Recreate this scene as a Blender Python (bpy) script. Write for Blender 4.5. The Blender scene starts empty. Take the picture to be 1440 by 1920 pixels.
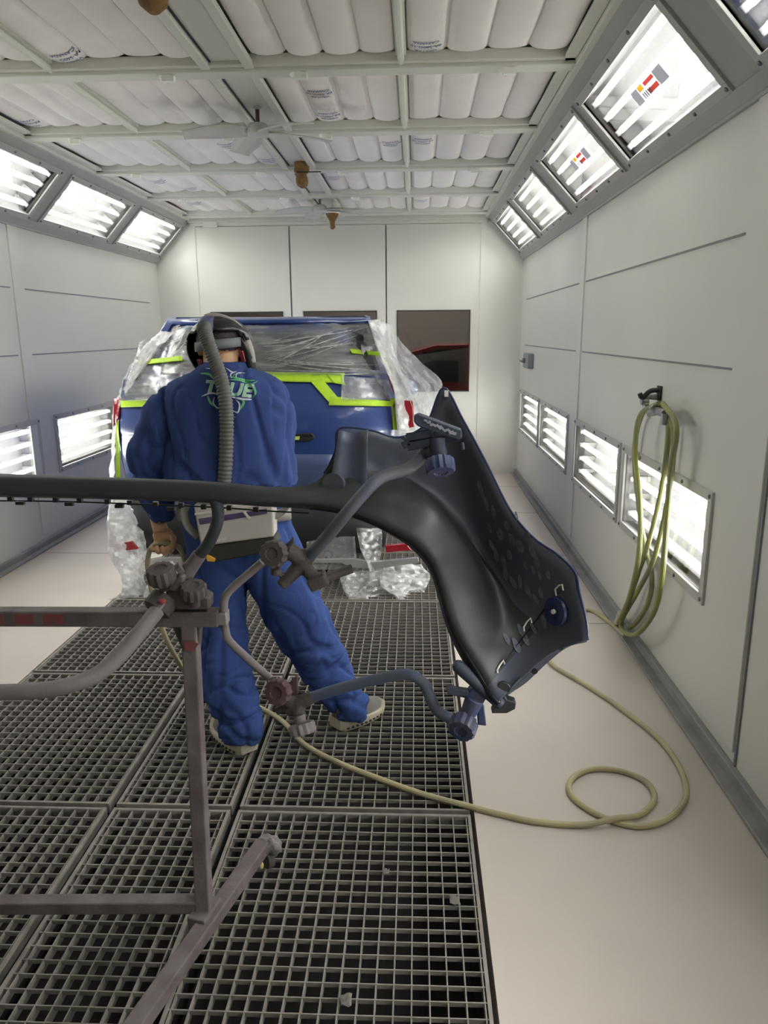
import bpy, bmesh, math, random
from mathutils import Vector, Matrix, noise
from mathutils.bvhtree import BVHTree
random.seed(7)
sc = bpy.context.scene
COL = sc.collection
pi = math.pi
V = Vector
# ------------------------------------------------------------------ camera
FPX, PITCH, YAW, ROLL = 1395.0, math.radians(13.55), math.radians(2.52), math.radians(-0.437)
EYE = V((0, 0, 1.62))
_cy, _sy, _cp, _sp = math.cos(YAW), math.sin(YAW), math.cos(PITCH), math.sin(PITCH)
FW = V((-_sy * _cp, _cy * _cp, -_sp))
_R0 = V((_cy, _sy, 0)); _U0 = _R0.cross(FW)
RT = math.cos(ROLL) * _R0 + math.sin(ROLL) * _U0
UP = -math.sin(ROLL) * _R0 + math.cos(ROLL) * _U0


def ray(px, py):
    return RT * ((px - 720) / FPX) - UP * ((py - 960) / FPX) + FW


def at(px, py, Y):
    """the place at depth Y that a photo point looks at"""
    d = ray(px, py)
    return EYE + d * ((Y - EYE.y) / d.y)


def onz(px, py, z):
    d = ray(px, py)
    return EYE + d * ((z - EYE.z) / d.z)


def onx(px, py, x):
    d = ray(px, py)
    return EYE + d * ((x - EYE.x) / d.x)


cam_data = bpy.data.cameras.new('camera')
cam_data.sensor_fit = 'HORIZONTAL'; cam_data.sensor_width = 36.0
cam_data.lens = 36.0 * FPX / 1440.0
cam_data.clip_start = 0.02; cam_data.clip_end = 60
cam = bpy.data.objects.new('camera', cam_data); COL.objects.link(cam)
m3 = Matrix((RT, UP, -FW)).transposed()
cam.matrix_world = Matrix.Translation(EYE) @ m3.to_4x4()
sc.camera = cam

# ------------------------------------------------------------------ materials


def lin(c):
    return tuple((x / 12.92 if x <= 0.04045 else ((x + 0.055) / 1.055) ** 2.4) for x in c)


def hexc(h):
    return lin(tuple(int(h[i:i + 2], 16) / 255 for i in (0, 2, 4)))


MATS = {}


def mat(name, col, rough=0.5, metal=0.0, spec=0.5, var=0.0, vscale=8.0, col2=None, bump=0.0, bscale=60.0,
        stretch=(1, 1, 1), detail=4, lo=0.35, hi=0.7, emit=None, estr=0.0, coat=0.0):
    """principled material, colour mixed with a second one by object-space noise"""
    if name in MATS: return MATS[name]
    m = bpy.data.materials.new(name); m.use_nodes = True
    nt = m.node_tree; b = nt.nodes['Principled BSDF']
    c = hexc(col) if isinstance(col, str) else col
    b.inputs['Roughness'].default_value = rough
    b.inputs['Metallic'].default_value = metal
    b.inputs['Specular IOR Level'].default_value = spec
    b.inputs['Coat Weight'].default_value = coat
    b.inputs['Base Color'].default_value = (*c, 1)
    if emit:
        b.inputs['Emission Color'].default_value = (*(hexc(emit) if isinstance(emit, str) else emit), 1)
        b.inputs['Emission Strength'].default_value = estr
    if var or col2 or bump:
        tc = nt.nodes.new('ShaderNodeTexCoord')
        mp = nt.nodes.new('ShaderNodeMapping'); mp.inputs['Scale'].default_value = stretch
        nt.links.new(tc.outputs['Object'], mp.inputs['Vector'])
    if var or col2:
        nz = nt.nodes.new('ShaderNodeTexNoise'); nz.inputs['Scale'].default_value = vscale; nz.inputs['Detail'].default_value = detail
        nt.links.new(mp.outputs[0], nz.inputs['Vector'])
        rp = nt.nodes.new('ShaderNodeMapRange'); rp.inputs['From Min'].default_value = lo; rp.inputs['From Max'].default_value = hi
        nt.links.new(nz.outputs['Fac'], rp.inputs['Value'])
        mx = nt.nodes.new('ShaderNodeMix'); mx.data_type = 'RGBA'
        c2 = (hexc(col2) if isinstance(col2, str) else col2) if col2 else tuple(x * (1 - var) for x in c)
        mx.inputs['A'].default_value = (*c, 1); mx.inputs['B'].default_value = (*c2, 1)
        nt.links.new(rp.outputs['Result'], mx.inputs['Factor'])
        nt.links.new(mx.outputs['Result'], b.inputs['Base Color'])
    if bump:
        n2 = nt.nodes.new('ShaderNodeTexNoise'); n2.inputs['Scale'].default_value = bscale; n2.inputs['Detail'].default_value = 5
        nt.links.new(mp.outputs[0], n2.inputs['Vector'])
        bp = nt.nodes.new('ShaderNodeBump'); bp.inputs['Strength'].default_value = bump; bp.inputs['Distance'].default_value = 0.01
        nt.links.new(n2.outputs['Fac'], bp.inputs['Height']); nt.links.new(bp.outputs['Normal'], b.inputs['Normal'])
    MATS[name] = m
    return m


def sheet_mat(name, tint, alpha, rough=0.15, gloss=0.25, streak=None, bump=0.25, bscale=14.0, stretch=(1, 1, 1), amax=None, rot=(0, 0, 0), detail=5):
    """thin clear sheet: part see-through, part milky diffuse, part gloss"""
    m = bpy.data.materials.new(name); m.use_nodes = True
    nt = m.node_tree; nt.nodes.clear()
    out = nt.nodes.new('ShaderNodeOutputMaterial')
    tr = nt.nodes.new('ShaderNodeBsdfTransparent'); tr.inputs['Color'].default_value = (0.97, 0.97, 0.97, 1)
    df = nt.nodes.new('ShaderNodeBsdfDiffuse'); df.inputs['Color'].default_value = (*hexc(tint), 1)
    tl = nt.nodes.new('ShaderNodeBsdfTranslucent'); tl.inputs['Color'].default_value = (*hexc(tint), 1)
    gl = nt.nodes.new('ShaderNodeBsdfGlossy'); gl.inputs['Roughness'].default_value = rough; gl.inputs['Color'].default_value = (0.9, 0.9, 0.9, 1)
    mx0 = nt.nodes.new('ShaderNodeMixShader'); mx0.inputs[0].default_value = 0.35
    nt.links.new(df.outputs[0], mx0.inputs[1]); nt.links.new(tl.outputs[0], mx0.inputs[2])
    mx1 = nt.nodes.new('ShaderNodeMixShader')
    nt.links.new(tr.outputs[0], mx1.inputs[1]); nt.links.new(mx0.outputs[0], mx1.inputs[2])
    tc = nt.nodes.new('ShaderNodeTexCoord'); mp = nt.nodes.new('ShaderNodeMapping'); mp.inputs['Scale'].default_value = stretch; mp.inputs['Rotation'].default_value = rot
    nt.links.new(tc.outputs['Object'], mp.inputs['Vector'])
    nz = nt.nodes.new('ShaderNodeTexNoise'); nz.inputs['Scale'].default_value = bscale; nz.inputs['Detail'].default_value = detail; nz.inputs['Roughness'].default_value = 0.6
    nt.links.new(mp.outputs[0], nz.inputs['Vector'])
    rp = nt.nodes.new('ShaderNodeMapRange'); rp.inputs['From Min'].default_value = 0.4; rp.inputs['From Max'].default_value = 0.72
    rp.inputs['To Min'].default_value = alpha; rp.inputs['To Max'].default_value = amax if amax is not None else min(1, alpha + 0.3)
    nt.links.new(nz.outputs['Fac'], rp.inputs['Value']); nt.links.new(rp.outputs['Result'], mx1.inputs[0])
    bp = nt.nodes.new('ShaderNodeBump'); bp.inputs['Strength'].default_value = bump; bp.inputs['Distance'].default_value = 0.02
    nt.links.new(nz.outputs['Fac'], bp.inputs['Height'])
    nt.links.new(bp.outputs['Normal'], gl.inputs['Normal']); nt.links.new(bp.outputs['Normal'], df.inputs['Normal'])
    mx2 = nt.nodes.new('ShaderNodeMixShader'); mx2.inputs[0].default_value = gloss
    nt.links.new(mx1.outputs[0], mx2.inputs[1]); nt.links.new(gl.outputs[0], mx2.inputs[2])
    nt.links.new(mx2.outputs[0], out.inputs['Surface'])
    MATS[name] = m
    return m


def glass_mat(name, tint, gloss=0.06, rough=0.02):
    m = bpy.data.materials.new(name); m.use_nodes = True
    nt = m.node_tree; nt.nodes.clear()
    out = nt.nodes.new('ShaderNodeOutputMaterial')
    tr = nt.nodes.new('ShaderNodeBsdfTransparent'); tr.inputs['Color'].default_value = (*tint, 1)
    gl = nt.nodes.new('ShaderNodeBsdfGlossy'); gl.inputs['Roughness'].default_value = rough
    lw = nt.nodes.new('ShaderNodeFresnel'); lw.inputs['IOR'].default_value = 1.45
    ad = nt.nodes.new('ShaderNodeMath'); ad.operation = 'MULTIPLY'; ad.inputs[1].default_value = gloss / 0.034
    nt.links.new(lw.outputs[0], ad.inputs[0])
    mn = nt.nodes.new('ShaderNodeMath'); mn.operation = 'MINIMUM'; mn.inputs[1].default_value = 0.8
    nt.links.new(ad.outputs[0], mn.inputs[0])
    mx = nt.nodes.new('ShaderNodeMixShader'); nt.links.new(mn.outputs[0], mx.inputs[0])
    nt.links.new(tr.outputs[0], mx.inputs[1]); nt.links.new(gl.outputs[0], mx.inputs[2])
    nt.links.new(mx.outputs[0], out.inputs['Surface'])
    MATS[name] = m
    return m


# ------------------------------------------------------------------ mesh builder


class MB:
    def __init__(s):
        s.v = []; s.f = []; s.m = []

    def add(s, vs, fs, mi=0):
        o = len(s.v); s.v += [tuple(v) for v in vs]
        s.f += [tuple(i + o for i in f) for f in fs]; s.m += [mi] * len(fs)
        return s

    def box(s, c, size, rot=None, mi=0):
        x, y, z = (d / 2 for d in size); c = V(c)
        P = [V((a * x, b * y, d * z)) for a in (-1, 1) for b in (-1, 1) for d in (-1, 1)]
        if rot is not None: P = [rot @ p for p in P]
        return s.add([p + c for p in P], [(0, 1, 3, 2), (4, 6, 7, 5), (0, 4, 5, 1), (2, 3, 7, 6), (0, 2, 6, 4), (1, 5, 7, 3)], mi)

    def bar(s, a, b, w, h, up=(0, 0, 1), mi=0):
        """square bar from a to b, w across, h along up"""
        a, b = V(a), V(b); d = b - a; L = d.length; d.normalize(); u = V(up)
        x = d.cross(u)
        if x.length < 1e-4: x = d.cross(V((1, 0, 0)))
        x.normalize(); u = x.cross(d)
        R = Matrix((x, d, u)).transposed()
        return s.box((a + b) / 2, (w, L, h), R, mi)

    def tube(s, pts, r, seg=12, closed=False, caps=True, mi=0):
        pts = [V(p) for p in pts]; n = len(pts)
        rs = r if isinstance(r, (list, tuple)) else [r] * n
        T = []
        for i in range(n):
            if closed: t = pts[(i + 1) % n] - pts[i - 1]
            else: t = pts[min(i + 1, n - 1)] - pts[max(i - 1, 0)]
            if t.length < 1e-9: t = V((0, 0, 1))
            T.append(t.normalized())
        u = T[0].orthogonal().normalized()
        vs = []
        for i in range(n):
            if i:
                q = T[i - 1].rotation_difference(T[i]); u = q @ u
                u = (u - T[i] * u.dot(T[i])).normalized()
            w = T[i].cross(u)
            rr = rs[i]
            ra, rb = rr if isinstance(rr, (tuple, list)) else (rr, rr)
            for k in range(seg):
                a = 2 * pi * k / seg
                vs.append(pts[i] + u * math.cos(a) * ra + w * math.sin(a) * rb)
        fs = []
        for i in range(n if closed else n - 1):
            for k in range(seg):
                a, b = i * seg + k, i * seg + (k + 1) % seg
                j = (i + 1) % n
                fs.append((a, b, j * seg + (k + 1) % seg, j * seg + k))
        if caps and not closed:
            fs.append(tuple(range(seg - 1, -1, -1))); fs.append(tuple((n - 1) * seg + k for k in range(seg)))
        return s.add(vs, fs, mi)

    def lathe(s, prof, origin, axis=(0, 0, 1), seg=24, mi=0, ridge=0, rdepth=0.0):
        """profile [(radius, along)] spun about axis; ridge>0 flutes the rim"""
        o = V(origin); ax = V(axis).normalized(); u = ax.orthogonal().normalized(); w = ax.cross(u)
        vs = []; fs = []; n = len(prof)
        for (r, h) in prof:
            for k in range(seg):
                a = 2 * pi * k / seg
                rr = r * (1 - rdepth * (0.5 + 0.5 * math.cos(ridge * a))) if ridge else r
                vs.append(o + ax * h + u * math.cos(a) * rr + w * math.sin(a) * rr)
        for i in range(n - 1):
            for k in range(seg):
                a, b = i * seg + k, i * seg + (k + 1) % seg
                fs.append((a, b, b + seg, a + seg))
        fs.append(tuple(range(seg - 1, -1, -1))); fs.append(tuple((n - 1) * seg + k for k in range(seg)))
        return s.add(vs, fs, mi)

    def grid(s, P, mi=0, closeu=False):
        """rows of points -> quads"""
        nr, nc = len(P), len(P[0]); vs = [p for r in P for p in r]; fs = []
        for i in range(nr - 1):
            for j in range(nc if closeu else nc - 1):
                k = (j + 1) % nc
                fs.append((i * nc + j, i * nc + k, (i + 1) * nc + k, (i + 1) * nc + j))
        return s.add(vs, fs, mi)

    def slab(s, pts, nrm, mi=0):
        """polygon pushed by nrm into a solid"""
        n = len(pts); a = [V(p) for p in pts]; b = [p + V(nrm) for p in a]
        return s.add(a + b, [tuple(range(n - 1, -1, -1)), tuple(range(n, 2 * n))] + [(i, (i + 1) % n, n + (i + 1) % n, n + i) for i in range(n)], mi)

    def ellipsoid(s, c, r, rot=None, nu=20, nv=12, mi=0):
        c = V(c); P = []
        for i in range(nv + 1):
            t = pi * i / nv; row = []
            for k in range(nu):
                a = 2 * pi * k / nu
                p = V((r[0] * math.sin(t) * math.cos(a), r[1] * math.sin(t) * math.sin(a), r[2] * math.cos(t)))
                row.append(c + (rot @ p if rot else p))
            P.append(row)
        return s.grid(P, mi, True)

    def rings(s, R, mi=0, caps=True):
        """list of closed rings (equal counts) -> loft"""
        s.grid(R, mi, True)
        n = len(R[0]); o = len(s.v) - len(R) * n
        if caps:
            s.f.append(tuple(o + i for i in range(n - 1, -1, -1))); s.m.append(mi)
            q = o + (len(R) - 1) * n
            s.f.append(tuple(q + i for i in range(n))); s.m.append(mi)
        return s

    def mesh(s, name):
        me = bpy.data.meshes.new(name)
        me.from_pydata(s.v, [], s.f); me.update()
        return me

    def build(s, name, mats, parent=None, smooth=True, angle=35, bevel=0.0, fix=True, origin=None, solid=0.0, soff=-1.0, merge=0.0, subd=0):
        me = s.mesh(name)
        mats = mats if isinstance(mats, (list, tuple)) else [mats]
        for m in mats: me.materials.append(m)
        if len(mats) > 1: me.polygons.foreach_set('material_index', s.m)
        return finish(me, name, parent, smooth, angle, bevel, fix, origin, solid, soff, merge, subd)


def finish(me, name, parent=None, smooth=True, angle=35, bevel=0.0, fix=True, origin=None, solid=0.0, soff=-1.0, merge=0.0, subd=0):
    bm = bmesh.new(); bm.from_mesh(me)
    if merge: bmesh.ops.remove_doubles(bm, verts=bm.verts, dist=merge)
    if fix: bmesh.ops.recalc_face_normals(bm, faces=bm.faces)
    bm.to_mesh(me); bm.free()
    if smooth:
        me.polygons.foreach_set('use_smooth', [True] * len(me.polygons))
        try: me.set_sharp_from_angle(angle=math.radians(angle))
        except Exception: pass
    ob = bpy.data.objects.new(name, me); COL.objects.link(ob)
    if origin is not None:
        o = V(origin); me.transform(Matrix.Translation(-o)); ob.location = o
    if parent:
        ob.parent = parent
        ob.matrix_parent_inverse = Matrix.Translation(-parent.location)
    if solid:
        md = ob.modifiers.new('thick', 'SOLIDIFY'); md.thickness = solid; md.offset = soff
    if subd:
        md = ob.modifiers.new('soft', 'SUBSURF'); md.levels = subd; md.render_levels = subd
    if bevel:
        md = ob.modifiers.new('edge', 'BEVEL'); md.width = bevel; md.segments = 2; md.limit_method = 'ANGLE'; md.angle_limit = math.radians(40)
    return ob


def tag(o, label, cat, group=None):
    o['label'] = label; o['category'] = cat
    if group: o['group'] = group
    return o


def thing(name, label, cat, loc=(0, 0, 0), group=None):
    o = bpy.data.objects.new(name, None); COL.objects.link(o); o.location = V(loc); o.empty_display_size = 0.05
    return tag(o, label, cat, group)


def struct(o, label=None):
    o['kind'] = 'structure'
    if label: o['label'] = label
    return o


def copy_tree(o, parent=None):
    c = o.copy(); COL.objects.link(c)
    if parent: c.parent = parent; c.matrix_parent_inverse = o.matrix_parent_inverse.copy()
    for ch in list(o.children): copy_tree(ch, c)
    return c


def spline(pts, n=8, closed=False):
    """Catmull-Rom through pts (Vectors or tuples of any length)"""
    P = [list(p) for p in pts]; N = len(P); out = []
    rng = range(N if closed else N - 1)
    for i in rng:
        p1, p2 = P[i], P[(i + 1) % N]
        p0 = P[i - 1] if (i or closed) else [2 * a - b for a, b in zip(p1, p2)]
        p3 = P[(i + 2) % N] if (closed or i + 2 < N) else [2 * a - b for a, b in zip(p2, p1)]
        for k in range(n):
            t = k / n
            out.append([0.5 * ((2 * b) + (-a + c) * t + (2 * a - 5 * b + 4 * c - d) * t * t + (-a + 3 * b - 3 * c + d) * t ** 3) for a, b, c, d in zip(p0, p1, p2, p3)])
    if not closed: out.append(list(P[-1]))
    return [V(o) if len(o) == 3 else tuple(o) for o in out]


def remesh(mb, voxel, name, smooth_it=2, disp=None):
    """joins all closed shapes of a builder into one continuous skin"""
    me = mb.mesh('tmp'); ob = bpy.data.objects.new('tmp', me); COL.objects.link(ob)
    bm = bmesh.new(); bm.from_mesh(me); bmesh.ops.recalc_face_normals(bm, faces=bm.faces); bm.to_mesh(me); bm.free()
    md = ob.modifiers.new('r', 'REMESH'); md.mode = 'VOXEL'; md.voxel_size = voxel; md.adaptivity = 0
    if smooth_it:
        m2 = ob.modifiers.new('s', 'SMOOTH'); m2.factor = 0.5; m2.iterations = smooth_it
    dg = bpy.context.evaluated_depsgraph_get(); dg.update()
    new = bpy.data.meshes.new_from_object(ob.evaluated_get(dg)); new.name = name
    bpy.data.objects.remove(ob)
    if disp:
        nn = [v.normal.copy() for v in new.vertices]
        for v, n in zip(new.vertices, nn):
            v.co += n * disp(v.co, n)
        new.update()
    return new


def bvh_of(me):
    return BVHTree.FromPolygons([v.co.copy() for v in me.vertices], [tuple(p.vertices) for p in me.polygons])


def text_mesh(body, size=1.0, extrude=0.0, align='CENTER', bold=0.0, shear=0.0, spacing=1.0):
    """letters as (verts, faces) in the XY plane"""
    cu = bpy.data.curves.new('txt', 'FONT'); cu.body = body; cu.size = size; cu.extrude = extrude
    cu.align_x = align; cu.align_y = 'CENTER'; cu.offset = bold; cu.shear = shear; cu.space_character = spacing
    cu.resolution_u = 3
    ob = bpy.data.objects.new('txt', cu); COL.objects.link(ob)
    dg = bpy.context.evaluated_depsgraph_get(); dg.update()
    me = bpy.data.meshes.new_from_object(ob.evaluated_get(dg))
    vs = [v.co.copy() for v in me.vertices]; fs = [tuple(p.vertices) for p in me.polygons]
    bpy.data.objects.remove(ob); bpy.data.meshes.remove(me)
    return vs, fs


def nz(p, s=1.0):
    return noise.noise(V(p) * s)
# ================================================================== BOOTH SHELL
XR, XL, YB, YF = 1.18, -2.92, 8.67, -0.9
ZE, ZC = 2.41, 2.86              # eave of the light hips, ceiling
CXR, CXL = 0.75, -2.50
M_wall = mat('booth_panel_paint', 'cbcac3', 0.42, var=0.05, vscale=1.5)
M_wallb = mat('booth_back_paint', 'dad9d0', 0.42, var=0.04, vscale=1.5)
M_seam = mat('panel_joint', '77777a', 0.6)
M_frame = mat('booth_frame_paint', 'b3b3af', 0.42, var=0.06, vscale=3)
M_hip = mat('light_hip_paint', 'a1a09d', 0.45, var=0.06, vscale=3)
M_tbar = mat('ceiling_grid_paint', 'd6d6cd', 0.45)
M_floor = mat('concrete_floor', 'c2b9b0', 0.55, var=0.10, vscale=1.6, detail=8, bump=0.04, bscale=40)
M_base = mat('baseboard_paint', '8f8f8e', 0.5, var=0.25, vscale=9)
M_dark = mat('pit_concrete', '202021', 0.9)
M_screw = mat('screw_steel', '6d6d70', 0.35, 0.7)


def cells(us, vs, holes):
    """rectangles of a sheet between break lines, minus the holes (u0,u1,v0,v1)"""
    U = sorted(set(us) | {h[i] for h in holes for i in (0, 1)}); W = sorted(set(vs) | {h[i] for h in holes for i in (2, 3)})
    for a, b in zip(U, U[1:]):
        for c, d in zip(W, W[1:]):
            if not any(a >= h[0] - 1e-6 and b <= h[1] + 1e-6 and c >= h[2] - 1e-6 and d <= h[3] + 1e-6 for h in holes):
                yield a, b, c, d


LOWZ = (0.565, 0.955)                       # glass of the wall lamps
LOWY = [(0.55, 1.80), (2.965, 4.18), (4.33, 5.50), (5.85, 7.12), (7.26, 8.46)]  # first entry is an unseen lamp added to brighten the foreground
LOWYL = [(4.33, 5.60), (5.93, 7.10), (7.26, 8.46)]
HIPY = [(0.15, 1.35), (1.62, 2.72), (3.03, 4.24), (4.42, 5.56), (5.90, 7.06), (7.33, 8.52)]  # frontmost lamp is out of view, added for more light near the camera
HIPYL = [(3.03, 4.24), (4.45, 5.70), (5.92, 7.13), (7.36, 8.57)]  # frontmost lamp on this side is unseen, included for the lighting
HIPS = (0.105, 0.475)
SL = 0.45 / math.hypot(0.43, 0.45)


def wall_side(name, x, sgn, lows):
    holes = [(a, b, LOWZ[0], LOWZ[1]) for a, b in lows]
    mb = MB()
    for a, b, c, d in cells([YF, YB], [0, ZE], holes):
        mb.box((x + sgn * 0.03, (a + b) / 2, (c + d) / 2), (0.06, b - a, d - c))
    return struct(mb.build(name, M_wall, smooth=False))


wall_right = wall_side('wall_right', XR, 1, LOWY)
wall_left = wall_side('wall_left', XL, -1, LOWYL)
# panel joints and raised pilasters of the side walls
tn = 0


def trim(mb, m, bevel=0.0):
    global tn
    tn += 1
    return struct(mb.build('trim_%d' % tn, m, smooth=False, bevel=bevel))


for x, s in ((XR, -1), (XL, 1)):
    mb = MB()
    segs = [(YF, 0.2), (0.3, 2.45), (2.88, 5.46), (5.67, 8.34)]
    for z in (1.956, 1.478):
        for a, b in segs: mb.box((x + s * 0.001, (a + b) / 2, z), (0.004, b - a, 0.009))
    trim(mb, M_seam)
    mb = MB()                                   # vertical pilaster strips
    for y0, y1 in ((5.50, 5.64), (2.52, 2.86)):
        mb.box((x + s * 0.004, (y0 + y1) / 2, 1.25), (0.012, y1 - y0, 2.3))
    trim(mb, M_wall, 0.003)
    mb = MB()
    mb.box((x + s * 0.003, 2.50, 1.22), (0.008, 0.012, 2.36))
    trim(mb, M_seam)
    mb = MB()
    mb.box((x + s * 0.012, (YB + YF) / 2, 0.028), (0.028, YB - YF, 0.056))
    mb.box((x + s * 0.035, (YB + YF) / 2, 0.008), (0.07, YB - YF, 0.016))
    b = mb.build('baseboard_right' if x > 0 else 'baseboard_left', M_base, smooth=False, bevel=0.004); struct(b)

# sloped light hips (slant s runs from the eave up)


def hip_pt(side, y, s, out=0.0):
    """point on the hip; out > 0 is behind it (outside of the room)"""
    if side > 0:
        d = V((CXR - XR, 0, ZC - ZE)).normalized(); n = V((ZC - ZE, 0, XR - CXR)).normalized(); o = V((XR, 0, ZE))
    else:
        d = V((CXL - XL, 0, ZC - ZE)).normalized(); n = V((-(ZC - ZE), 0, CXL - XL)).normalized(); o = V((XL, 0, ZE))
    p = o + d * s + n * out; p.y = y
    return p


HL = math.hypot(0.43, 0.45)
for side, ys, nm in ((1, HIPY, 'ceiling_hip_right'), (-1, HIPYL, 'ceiling_hip_left')):
    holes = [(a, b, HIPS[0], HIPS[1]) for a, b in ys]
    mb = MB()
    for a, b, c, d in cells([YF, YB], [0, HL], holes):
        P = [hip_pt(side, y, s) for y, s in ((a, c), (b, c), (b, d), (a, d))]
        n = hip_pt(side, 0, 0, 0.04) - hip_pt(side, 0, 0, 0)
        mb.slab(P, n)
    struct(mb.build(nm, M_hip, smooth=False))
    mb = MB()                                 # channel along the eave and along the ceiling edge
    mb.bar(hip_pt(side, YF, 0.035, -0.008), hip_pt(side, YB, 0.035, -0.008), 0.06, 0.02, up=hip_pt(side, 0, 0, 1) - hip_pt(side, 0, 0, 0))
    xe = XR - 0.006 if side > 0 else XL + 0.006
    mb.box((xe, (YF + YB) / 2, ZE - 0.006), (0.02, YB - YF, 0.03))
    trim(mb, M_hip, 0.004)
    mb = MB()
    xe = CXR + 0.012 if side > 0 else CXL - 0.012
    mb.box((xe, (YF + YB) / 2, ZC - 0.012), (0.035, YB - YF, 0.03))
    xe2 = CXR - 0.035 if side > 0 else CXL + 0.035
    mb.box((xe2, (YF + YB) / 2, ZC + 0.005), (0.055, YB - YF, 0.02))
    trim(mb, M_tbar, 0.004)

# back wall with three product doors
WIN = [(-2.335, -1.515), (-1.272, -0.45), (-0.214, 0.60)]
WZ = (0.962, 1.857)
DOOR = [(-2.46, -1.42), (-1.402, -0.345), (-0.33, 0.705)]
mb = MB()
for a, b, c, d in cells([XL, DOOR[0][0], DOOR[2][1], XR], [0, ZC + 0.05], [(DOOR[0][0], DOOR[2][1], 0.0, 2.78)]):
    mb.box(((a + b) / 2, YB + 0.04, (c + d) / 2), (b - a, 0.08, d - c))
struct(mb.build('wall_back', M_wallb, smooth=False))
M_wglass = glass_mat('tinted_window_glass', (0.55, 0.54, 0.53), gloss=0.04)
M_rubber = mat('dark_rubber_gasket', '2d2d2e', 0.7)
for i, ((a, b), (wa, wb)) in enumerate(zip(DOOR, WIN)):
    mb = MB()
    for p, q, c, d in cells([a, b], [0.012, 2.775], [(wa, wb, WZ[0], WZ[1])]):
        mb.box(((p + q) / 2, YB + 0.03, (c + d) / 2), (q - p - (0.0 if p > a else 0.0), 0.05, d - c))
    mb2 = MB()
    mb2.box((a - 0.007, YB + 0.035, 1.4), (0.014, 0.03, 2.74))
    struct(mb.build('door_%d' % (i + 1), M_wallb, smooth=False))
    trim(mb2, M_seam)
    mb = MB(); mb.box(((wa + wb) / 2, YB + 0.03, sum(WZ) / 2), (wb - wa, 0.006, WZ[1] - WZ[0]))
    w = struct(mb.build('window_%d' % (i + 1), M_wglass, smooth=False))
    mb = MB()
    for xx in (wa, wb): mb.box((xx, YB + 0.003, sum(WZ) / 2), (0.012, 0.012, WZ[1] - WZ[0] + 0.012))
    for zz in WZ: mb.box(((wa + wb) / 2, YB + 0.003, zz), (wb - wa + 0.012, 0.012, 0.012))
    mb.build('gasket', M_rubber, w, smooth=False)
mb = MB(); mb.box((0.712, YB + 0.035, 1.4), (0.012, 0.03, 2.74)); trim(mb, M_seam)
mb = MB(); mb.box((-0.87, YB - 0.01, 2.80), (3.3, 0.03, 0.03)); mb.box((-0.87, YB - 0.03, 2.845), (3.3, 0.09, 0.06)); trim(mb, M_tbar, 0.004)
mb = MB(); mb.box((-2.28, YB - 0.03, 2.795), (0.16, 0.05, 0.06)); tag(mb.build('door_closer', M_wallb, bevel=0.006), 'small white box above the top left corner of the back doors', 'door closer')
# front end of the booth behind the camera
mb = MB(); mb.box(((XL + XR) / 2, YF - 0.03, 1.43), (XR - XL, 0.06, 2.9)); struct(mb.build('wall_front', M_wall, smooth=False))

# floor with the extraction pit
PX0, PX1, PY0, PY1 = -1.905, 0.205, 0.16, 7.53
mb = MB()
for a, b, c, d in cells([XL, XR], [YF, YB], [(PX0, PX1, PY0, PY1)]):
    mb.box(((a + b) / 2, (c + d) / 2, -0.05), (b - a, d - c, 0.1))
struct(mb.build('floor', M_floor, smooth=False))
mb = MB()                                    # saw cuts
for y in (4.02, 5.35, 6.7, 7.9):
    mb.box(((PX1 + XR) / 2, y, 0.0005), (XR - PX1, 0.006, 0.002)); mb.box(((PX0 + XL) / 2, y, 0.0005), (PX0 - XL, 0.006, 0.002))
trim(mb, M_base)
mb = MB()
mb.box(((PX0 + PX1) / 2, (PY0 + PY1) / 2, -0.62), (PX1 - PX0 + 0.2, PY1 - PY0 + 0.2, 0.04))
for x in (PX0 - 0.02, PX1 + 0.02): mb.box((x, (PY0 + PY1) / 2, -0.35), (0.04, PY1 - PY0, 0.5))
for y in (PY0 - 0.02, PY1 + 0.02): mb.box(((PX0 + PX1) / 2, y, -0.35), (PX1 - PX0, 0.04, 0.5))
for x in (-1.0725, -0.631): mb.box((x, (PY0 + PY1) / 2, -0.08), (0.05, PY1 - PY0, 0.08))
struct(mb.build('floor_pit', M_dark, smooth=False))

# ------------------------------------------------------------------ room beyond the back doors, with a parked red car
mb = MB()
mb.box((-0.9, 12.05, 1.5), (6.4, 0.1, 3.2)); mb.box((-4.05, 10.4, 1.5), (0.1, 3.3, 3.2)); mb.box((2.3, 10.4, 1.5), (0.1, 3.3, 3.2)); mb.box((-0.9, 10.4, 3.1), (6.4, 3.4, 0.1))
struct(mb.build('wall_workshop', mat('workshop_wall', '8a8a88', 0.8), smooth=False))
mb = MB(); mb.box((-0.9, 10.4, -0.05), (6.4, 3.4, 0.1)); struct(mb.build('floor_workshop', mat('workshop_floor', '77746f', 0.8), smooth=False))
mb = MB(); mb.box((0.0, 10.0, 3.0), (2.2, 0.12, 0.05))  # unseen lamp added to brighten the red car behind the windows
wl = tag(mb.build('workshop_fill_lamp', mat('workshop_fill_glow', 'ffffff', emit='fff6e8', estr=45.0), smooth=False), 'added unseen lamp lighting the workshop beyond the back doors', 'lamp')
red = mat('red_car_paint', '9c1420', 0.25, coat=0.6)
t = thing('parked_car', 'red car parked sideways beyond the rightmost back window', 'car', (0.3, 10.4, 0))
prof = [(-2.0, .35), (-2.05, .62), (-1.9, .86), (-1.1, .98), (-0.55, 1.34), (-0.1, 1.46), (0.6, 1.47), (1.3, 1.36), (1.75, 1.05), (1.95, .95), (2.0, .5), (1.9, .35)]
mb = MB()
rings = []
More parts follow.
